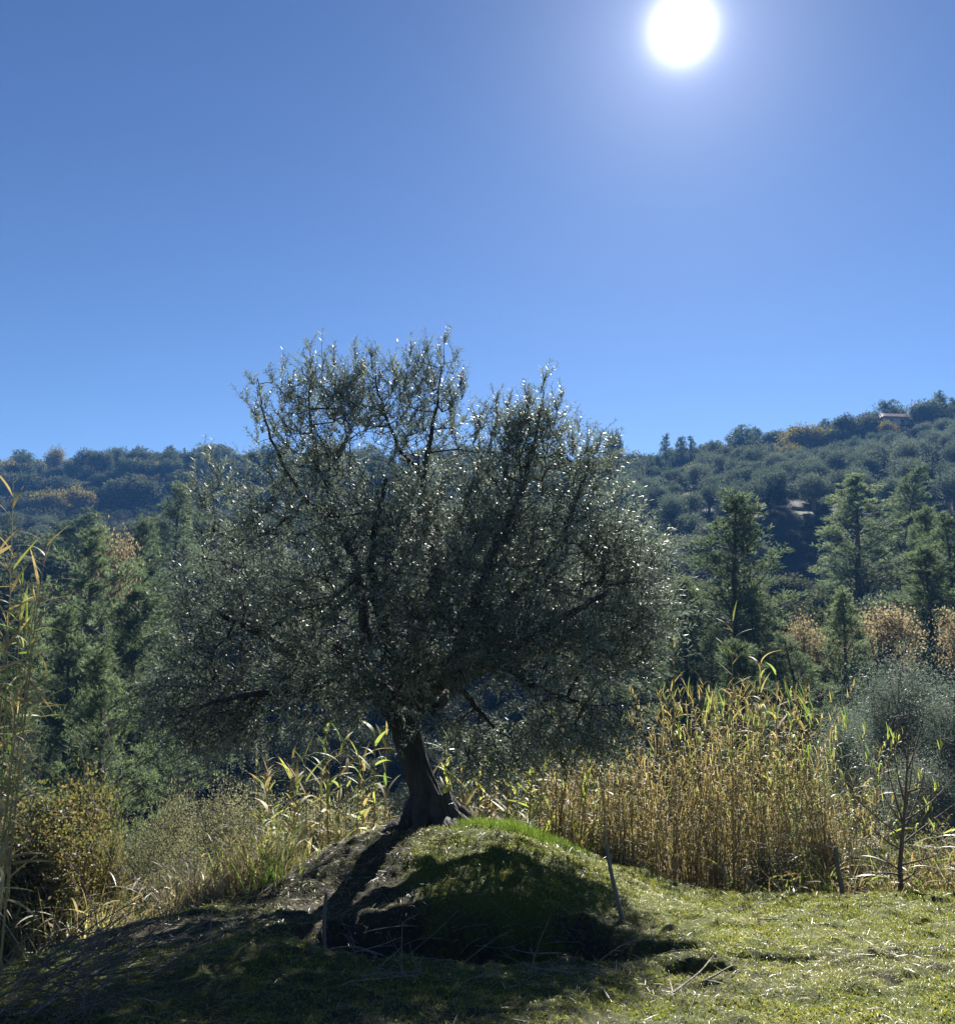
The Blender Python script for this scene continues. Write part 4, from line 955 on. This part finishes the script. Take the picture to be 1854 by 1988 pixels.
# ------------------------------------------------------------ shrubs near
bush_grey = [broad_meshes(71+i, 1.3, 2.1, .15, 64, 14000, .030, .014, 'shrub_grey', 'twig', 1.1, 1.1, .30, 0, 6) for i in range(3)]
bush_aut = [broad_meshes(81+i, 1.4, 2.1, .3, 80, 6000, .046, .026, 'autumn_bush', 'twig', 1.3, 1.0, .26, 0, 6) for i in range(2)]
silver = broad_meshes(91, 2.2, 4.8, 1.4, 90, 40000, .044, .012, 'silver_leaf', 'twig', 1.0, 1.1, .34, 0, 3)
def shrub_px(px, top, Y_, wpx, ms, w0, h0, label, group, base=None, cat='shrub', name='shrub'):
    T = at(px, top, Y_); z = gz(T[0], Y_); H = T[2]-z+.05
    o = plant(name, ms, T[0], Y_, h0, H, w0, wpx*Y_/F, label=label, cat=cat, group=group, zz=z, sink=.05, parts=('stems', 'leaves'))
    return o
GS = 'grey green shrubs behind the mound'
for px_, top, Y_, wp, v, lab in [
        (278, 1545, 10.5, 150, 0, 'round silvery shrub between the autumn bush and the grey thicket'),
        (345, 1480, 13.5, 130, 1, 'small green conifer like shrub under the dark pines'),
        (430, 1500, 11.2, 200, 2, 'grey thicket shrub left of the broad leaved reeds'),
        (490, 1470, 12.4, 200, 0, 'tall grey shrub under the low olive branches'),
        (600, 1500, 12.6, 220, 1, 'grey twiggy shrub behind the broad leaved reeds'),
        (390, 1620, 9.8, 170, 2, 'low grey shrub above the dry grass tufts'),
        (330, 1660, 9.6, 150, 0, 'straggly low shrub beside the dry grass tufts'),
        (710, 1520, 12.6, 200, 2, 'grey shrub showing just left of the olive trunk'),
        (900, 1540, 12.4, 200, 0, 'grey shrub showing just right of the olive trunk'),
        (1010, 1555, 12.0, 200, 1, 'grey shrub behind the bright green reed tuft'),
        (1120, 1560, 10.4, 200, 2, 'sparkling small leaved shrub behind the tall stake'),
        (1190, 1600, 10.0, 160, 0, 'small leaved shrub between the tall stake and the reed bed'),
        (480, 1600, 10.3, 130, 1, 'thin shrub growing beside the litter covered flank of the mound'),
        (1580, 1560, 10.6, 190, 1, 'dark small leaved shrub below the green end of the reed bed'),
        (1500, 1620, 9.9, 150, 2, 'low shrub at the foot of the reed bed'),
        (1680, 1600, 10.2, 170, 0, 'dark shrub between the short stake and the bare sapling'),
        (1820, 1590, 10.0, 190, 2, 'shrub behind the bare sapling')]:
    shrub_px(px_, top, Y_, wp, bush_grey[v], 1.3, 2.1, lab, GS)
for px_, top, Y_, wp, v, lab in [
        (170, 1465, 9.7, 200, 0, 'autumn bush with reddish top leaves beside the dark valley'),
        (60, 1495, 9.1, 260, 1, 'wide green and brown autumn bush cut by the picture edge'),
        (-10, 1560, 8.8, 200, 0, 'autumn bush low at the picture edge behind bare branches'),
        (215, 1590, 9.4, 90, 1, 'small orange brown sprig of bush beside the silvery shrub'),
        (130, 1570, 9.0, 200, 0, 'lower olive brown bush between the autumn bush and the tall yellow grass'),
        ]:
    shrub_px(px_, top, Y_, wp, bush_aut[v], 1.4, 2.1, lab, 'autumn bushes by the picture edge')
for px_, top, Y_, wp, lab in [
        (1738, 1235, 14.0, 250, 'airy silver grey young olive with a rounded top behind the bare sapling'),
        (1850, 1290, 12.6, 230, 'silver grey leafy tree cut by the picture edge behind the bare sapling'),
        (1790, 1440, 11.8, 200, 'lower silver grey foliage around the bare sapling'),
        (1640, 1340, 16.0, 150, 'dim silver grey bush behind the end of the reed bed')]:
    shrub_px(px_, top, Y_, wp, silver, 2.2, 4.8, lab, 'silver grey trees behind the sapling', cat='tree', name='young_olive_tree')

# ------------------------------------------------------------ bare sapling and stakes
def wood(pts, radii, k=7, mat='twig', rid=.08, seed=1): 
    b_ = MB(); V, Qd = poly_tube(np.array(pts), np.array(radii), k, rid, seed, 3); b_.add(V, Qd); return b_
SY = 8.95
sb_ = at(1747, 1745, SY); sb_[2] = gz(sb_[0], SY)-.03
sap = thing('bare_sapling', 'leafless young tree with thin reddish trunk and fine rising branches on the lawn edge', 'tree', None, tuple(sb_))
def sp_(px, py, dy=0): return at(px, py, SY+dy)-sb_
b_ = wood([np.array([0, 0, 0]), sp_(1748, 1715), sp_(1747, 1680), sp_(1750, 1640), sp_(1754, 1600), sp_(1758, 1540), sp_(1762, 1470), sp_(1766, 1400), sp_(1764, 1340)], [.034, .023, .021, .019, .016, .011, .008, .005, .002], 9, 'red_bark')
obj('trunk', b_.mesh('trunk', M['red_bark'], True), sap)
bl = [((1750, 1640), (1800, 1600), (1855, 1560)), ((1754, 1610), (1785, 1560), (1800, 1470)), ((1754, 1600), (1725, 1570), (1700, 1510)), ((1752, 1625), (1700, 1590), (1640, 1530)), ((1757, 1560), (1740, 1500), (1735, 1450)),
      ((1747, 1690), (1700, 1660), (1660, 1620)), ((1747, 1680), (1800, 1670), (1850, 1650)), ((1754, 1595), (1820, 1560), (1854, 1500)), ((1760, 1500), (1785, 1440), (1795, 1370)), ((1758, 1540), (1790, 1525), (1840, 1530)),
      ((1750, 1650), (1720, 1640), (1690, 1600)), ((1756, 1580), (1770, 1520), (1775, 1440)), ((1762, 1480), (1745, 1430), (1750, 1370)), ((1748, 1712), (1780, 1700), (1800, 1660)), ((1754, 1600), (1735, 1545), (1715, 1455)), ((1747, 1700), (1715, 1690), (1690, 1700))]
for j, (a, b, c) in enumerate(bl):
    dy = rng.uniform(-.4, .4); s = np.linspace(0, 1, 8)
    A, B, C = sp_(*a), sp_(*b, dy*.5), sp_(*c, dy)
    pts = np.outer((1-s)**2, A)+np.outer(2*s*(1-s), B)+np.outer(s*s, C)
    b_ = wood(pts, .009*(1-s)+.002, 5)
    sub = rng.integers(2, 7, 4)
    ends = pts[sub]+nrm(rng.normal(size=(4, 3))+np.array([0, 0, 1.2])+(C-A)*.6)*rng.uniform(.1, .25, 4)[:, None]
    V, Qd = tubes(pts[sub], ends, .003, .0012, 4); b_.add(V, Qd)
    obj('branch', b_.mesh('branch', M['red_bark'], True), sap)
def stake(px0, py0, px1, py1, Y_, w, label, topdy=0):
    b0 = at(px0, py0, Y_); z = gz(b0[0], Y_); b0[2] = z-.12; t1 = at(px1, py1, Y_+topdy); r = w*Y_/F/2
    s = np.linspace(0, 1, 9)[:, None]; P_ = b0*(1-s)+t1*s+np.array([1, 0, 0])*.006*np.sin(s*7)
    me = wood(P_-b0, r*(1.1-.2*s[:, 0]), 8, 'stake', .1, int(px0))
    top = (t1-b0)[None]; V, Qd = tubes(top-np.array([0, 0, .002]), top+np.array([0, 0, .012]), r*.9, .001, 8); me.add(V, Qd)
    o = obj('wooden_stake', me.mesh('wooden_stake', M['stake'], False), None, tuple(b0)); return tag(o, label, 'stake', 'wooden stakes')
stake(1212, 1803, 1175, 1630, 7.05, 8, 'dark slanting wooden stake on the sunny flank of the mound', .15)
stake(628, 1885, 632, 1736, 5.95, 7.5, 'thin upright wooden stake at the rim of the dark hollow')
stake(1638, 1752, 1622, 1645, 8.7, 9, 'grey wooden stake at the far edge of the lawn')
# thin cane tied above the slanting stake
c0 = at(1176, 1640, 7.18); c1 = at(1158, 1490, 7.3)
s = np.linspace(0, 1, 8)[:, None]; tag(obj('dry_cane', wood((c1-c0)*s+np.array([1, 0, 0])*.02*np.sin(s*3), .006*(1.3-s[:, 0])).mesh('dry_cane', M['cane']), None, tuple(c0)), 'thin dry cane sticking up from the top of the slanting stake', 'cane')

# ------------------------------------------------------------ branches and sticks (things one can pick out)
def stick(P0, P1, r, label, group, sag=.1, forks=2, mat='twig', name='dead_branch'):
    P0 = np.array(P0, float); P1 = np.array(P1, float); Ln = np.linalg.norm(P1-P0); s = np.linspace(0, 1, 12)
    w1 = nrm(rng.normal(size=3))*Ln*sag
    pts = P0+np.outer(s, P1-P0)+np.outer(np.sin(s*math.pi), w1)+np.outer(np.sin(s*6+rng.uniform(0, 6)), nrm(rng.normal(size=3))*Ln*.012)
    b_ = wood(pts-P0, r*(1-.7*s)+.0008, 5)
    for _ in range(forks):
        j = int(rng.integers(3, 10)); d = nrm((P1-P0)/Ln+rng.normal(size=3)*.7); e = pts[j]+d*Ln*rng.uniform(.12, .35)
        m_ = (pts[j]+e)/2+rng.normal(size=3)*Ln*.02
        V, Qd = tubes([pts[j]-P0, m_-P0], [m_-P0, e-P0], [r*.55, r*.4], [r*.4, r*.15], 4); b_.add(V, Qd)
    return tag(obj(name, b_.mesh(name, M[mat], True), None, tuple(P0)), label, 'branch', group)
def gp(px, py, up=0.0):
    """point where the sightline meets the near ground"""
    r = ray(px, py); ys = np.arange(3.2, 11, .02); x = r[0]/r[1]*ys; z = r[2]/r[1]*ys
    g = near_h(x, ys); hit = np.where(z <= g)[0]; k_ = hit[0] if len(hit) else -1
    return np.array([x[k_], ys[k_], g[k_]+up])
# debris in the hollow
for q in range(60):
    a = gp(rng.uniform(660, 1180), rng.uniform(1815, 1925), .02); ang = rng.uniform(0, 3.14); el = rng.uniform(0, 1.0)**1.4 if rng.random() < .5 else rng.uniform(-.1, .35)
    ln = rng.uniform(.15, .5); b = a+ln*np.array([math.cos(ang)*math.cos(el), -.25*math.sin(ang)*math.cos(el), abs(math.sin(el))])
    stick(a, b, rng.uniform(.0016, .0036), 'thin dry branch lying among the sticks in the dark hollow', 'sticks in the dark hollow', .12, 3)
# heap of dead branches on the bank
for q in range(90):
    px_ = rng.uniform(-60, 200); py_ = 1990-(px_+60)*.42+rng.uniform(-40, 120)
    a = gp(px_, min(py_, 2040), rng.uniform(.02, .15)); ang = rng.normal()*.5+.75; ln = rng.uniform(.25, .85)
    b = a+ln*np.array([math.cos(ang), .5*math.sin(ang)+rng.normal()*.2, .35*math.sin(ang)+rng.normal()*.12])
    stick(a, b, rng.uniform(.0018, .0045), 'thin dead branch in the brush heap at the bottom corner of the picture', 'brush heap on the bank', .08, 3, 'shaded_twig')
for (a, b, r_, lab) in [
        ((300, 1905), (545, 1790), .006, 'long pale forked branch lying across the mossy hump'),
        ((60, 1985), (420, 1830), .006, 'long bare branch reaching out of the brush heap'),
        ((100, 1690), (165, 1775), .012, 'thick grey stick leaning on the back of the mossy hump')]:
    stick(gp(*a, .05), gp(*b, .06), r_, lab, None, .05, 2)
for (a, b, Y_, lab) in [((-10, 1600), (150, 1430), 6.4, 'pale curved bare branch arching highest over the autumn bush'), ((-10, 1600), (120, 1530), 6.3, 'pale curved bare branch across the middle of the autumn bush'),
                        ((-20, 1680), (60, 1630), 6.2, 'short pale bare branch low over the autumn bush')]:
    stick(at(*a, Y_), at(*b, Y_+.3), .006, lab, 'pale bare branches by the autumn bush', .2, 3)
for (a, b, lab) in [((1365, 1910), (1430, 1888), 'dry branch across the small hole in the lawn'), ((1310, 1935), (1385, 1890), 'second dry branch crossing the small hole in the lawn'), ((1330, 1990), (1352, 1940), 'pale strip of bark beside the small hole'),
                    ((1432, 1771), (1500, 1752), 'arched root lying at the edge of the lawn before the reeds'), ((1395, 1755), (1440, 1778), 'dark twig at the edge of the lawn before the reeds'), ((1290, 1858), (1370, 1865), 'twig on the lawn above the small hole'),
                    ((620, 1690), (560, 1720), 'pale twig on the litter covered flank of the mound'), ((500, 1745), (570, 1700), 'long twig lying on the litter covered flank of the mound'), ((1470, 1790), (1520, 1795), 'short dark branch lying on the sunny lawn')]:
    stick(gp(*a, .01), gp(*b, .03), .005, lab, None, .12, 1)
for px_, top in [(780, 1760), (815, 1800), (1040, 1820), (700, 1850), (905, 1860)]:
    a = gp(px_, 1895, 0); b = at(px_+rng.normal()*12, top+30, a[1]); stick(a, b, .0035, 'thin upright dry stalk standing in the dark hollow', 'upright stalks in the dark hollow', .05, 1)
# dead twiggy branch with white tips beside the mound
stick(at(585, 1650, 9.6), at(520, 1560, 9.5), .006, 'pale dead branch with fine twigs beside the litter covered flank', None, .08, 7)
stick(at(440, 1760, 8.8), at(490, 1640, 9.0), .006, 'bare pale sapling stem behind the dry grass tufts', None, .1, 5)
for q in range(16):
    px_ = rng.uniform(220, 470); a = at(px_, rng.uniform(1700, 1765), 8.6); b = at(px_+rng.normal()*50, rng.uniform(1600, 1700), 8.8)
    stick(a, b, .004, 'thin pale dead stem among the dry grass tufts behind the mossy hump', 'dead stems in the dry grass', .15, 3)
for q in range(14):
    px_ = rng.uniform(20, 230); a = at(px_, 1480+rng.uniform(-10, 60), 13); b = at(px_+rng.normal()*30, 1390+rng.uniform(0, 50), 13)
    stick(a-np.array([0, 0, .4]), b, .006, 'bare purplish grey stem of the leafless thicket below the pines', 'leafless thicket stems below the pines', .1, 6)

# ------------------------------------------------------------ grass, moss, litter
def accept(n, x0, x1, y0, y1, dens):
    x = rng.uniform(x0, x1, n); y = rng.uniform(y0, y1, n)
    k_ = rng.random(n) < dens(x, y); x, y = x[k_], y[k_]
    return x, y
def hollow(x, y): return np.exp(-(((x+.12)/1.0)**4)-(((y-6.42)/.85)**4))
def inview(x, y): return (np.abs(x) < .58*y+.25)
def g_dens(x, y):
    d = edge_out(x, y)
    g = .42+.6*sst(.3, 1.6, x+.0*(y-6)) + .35*fbm(x*1.5, y*1.5, None, 91, 3)
    g = np.where(x < .3, g+.25*np.exp(-((y-4.6)/.8)**2), g)
    g = g+.4*sst(-.8, 0, x)*sst(7.0, 7.5, y)
    g = g-.35*np.exp(-((x+1.7)/.8)**2-((y-8.3)/.9)**2)-.25*np.exp(-((x+1.9)/.6)**2-((y-6.6)/.7)**2)
    g = g*(1-hollow(x, y))*(1-.9*np.exp(-((x-1.27)/.2)**2-((y-5.42)/.14)**2))
    clump = sst(-.5, .3, fbm(x*9, y*9, None, 92, 2))
    return np.clip(g, 0, 1)*(.5+.5*clump)*(d < .15)*inview(x, y)
x, y = accept(800000, -3.2, 5.6, 3.4, 9.8, g_dens)
n = len(x); z = near_h(x, y)
az = rng.uniform(0, 6.28, n); el = rng.uniform(.15, 1.25, n)
D_ = np.stack([np.cos(az)*np.cos(el), np.sin(az)*np.cos(el), np.sin(el)], 1)
V, Qd, A = strips(np.stack([x, y, z-.004], 1), D_, rdir(n)+np.array([0, 0, .5]), rng.uniform(.025, .075, n)*(1+.25*fbm(x*2, y*2, None, 95, 2)), rng.uniform(.0022, .0044, n), rng.uniform(.2, 1.0, n), 2, .3,
                  np.clip(.25+.28*rng.normal(size=n)+.25+.3*fbm(x*3, y*3, None, 93, 2)+.15*(x > 1), 0, 1))
b_ = MB(); b_.add(V, Qd, A); g = obj('grass', b_.mesh('grass', M['grass'])); tag(g, 'short trampled grass covering the lawn and the mound', 'grass', None, 'stuff')
print('grass', n)
# fresh bright tuft band right of the trunk
def fresh(x, y): return np.clip(1.15-((x-.38)/.62)**2-((y-8.8)/.38)**2, 0, 1)*(.5+.5*sst(-.2, .3, fbm(x*6, y*6, None, 96, 2)))
x, y = accept(42000, -.4, 1.3, 8.2, 9.5, fresh); n = len(x); z = near_h(x, y)
D_ = nrm(np.stack([rng.normal(size=n)*.3, rng.normal(size=n)*.3, np.ones(n)], 1))
V, Qd, A = strips(np.stack([x, y, z-.004], 1), D_, rdir(n), rng.uniform(.04, .13, n), rng.uniform(.003, .0055, n), rng.uniform(.05, .5, n), 3, .3)
b_ = MB(); b_.add(V, Qd, A); g = obj('fresh_grass', b_.mesh('fresh_grass', M['grass_bright'])); tag(g, 'fresh bright green grass on the mound top beside the trunk', 'grass', None, 'stuff')
# moss fronds
def m_dens(x, y):
    return np.clip(moss_mask(x, y)*1.1-.1, 0, 1)*(edge_out(x, y) < .1)*inview(x, y)*(1-.8*hollow(x, y))*sst(-.2, .3, fbm(x*5, y*5, None, 97, 2))
x, y = accept(240000, -2.8, 5.0, 3.6, 9.6, m_dens); n = len(x); z = near_h(x, y)
D_ = nrm(np.stack([rng.normal(size=n)*.7, rng.normal(size=n)*.7, np.ones(n)], 1))
V, Qd, A = leaves(np.stack([x, y, z-.002], 1), D_, rdir(n), rng.uniform(.010, .026, n), rng.uniform(.006, .011, n), .1)
b_ = MB(); b_.add(V, Qd, A); g = obj('moss_vegetation', b_.mesh('moss', M['moss'])); tag(g, 'yellow green moss cushions on the humps and the mound', 'moss', None, 'stuff')
# dry leaf and straw litter
def l_dens(x, y):
    base = .04+.9*np.exp(-((x+1.35)/.95)**2-((y-8.2)/.9)**2)+.4*np.exp(-((x+.5)/.3)**2-((y-8.4)/.2)**2)+.4*np.exp(-((x+1.9)/.7)**2-((y-6.3)/.8)**2)+.3*np.exp(-((x-.9)/.8)**2-((y-5.0)/.5)**2)+.2*hollow(x, y)+.25*np.exp(-((x-1.7)/.8)**2-((y-5.6)/.3)**2)
    return np.clip(base, 0, 1)*(edge_out(x, y) < .25)*inview(x, y)*sst(-.5, .3, fbm(x*4, y*4, None, 98, 2))
x, y = accept(110000, -3, 4.5, 3.6, 9.6, l_dens); n = len(x); z = near_h(x, y)
az = rng.uniform(0, 6.28, n); el = rng.uniform(-.1, .5, n)
D_ = np.stack([np.cos(az)*np.cos(el), np.sin(az)*np.cos(el), np.sin(el)], 1)
V, Qd, A = strips(np.stack([x, y, z+.006], 1), D_, rdir(n)*.6+np.array([0, 0, 1.]), rng.uniform(.03, .11, n)*np.where(rng.random(n) < .06, 2.0, 1), rng.uniform(.0025, .007, n), rng.uniform(0, .5, n), 2, .3)
b_ = MB(); b_.add(V, Qd, A); g = obj('straw_litter', b_.mesh('straw_litter', M['straw'])); g.name = 'leaf_litter'
tag(g, 'dry olive leaves and straw strewn over the mound flank and humps', 'leaf litter', None, 'stuff')

# ------------------------------------------------------------ haze
V, Qd = box(-420, 420, -70, 630, -15, 92)
hz = obj('haze', mk_mesh('haze', V, Qd, []))
m = bpy.data.materials.new('haze'); m.use_nodes = True; t = m.node_tree; t.nodes.clear()
out = t.nodes.new('ShaderNodeOutputMaterial'); pv = t.nodes.new('ShaderNodeVolumePrincipled')
pv.inputs['Color'].default_value = (.15, .42, 1.0, 1); pv.inputs['Density'].default_value = HAZE_DENSITY; pv.inputs['Anisotropy'].default_value = 0.0
t.links.new(pv.outputs[0], out.inputs['Volume']); hz.data.materials.append(m); tag(hz, kind='stuff', label='thin blue winter haze filling the valley', cat='haze')
print('tris', sum(sum(len(p.vertices)-2 for p in o.data.polygons) if False else len(o.data.polygons)*2 for o in {o.data.name: o for o in scene.objects if o.type == 'MESH'}.values()))
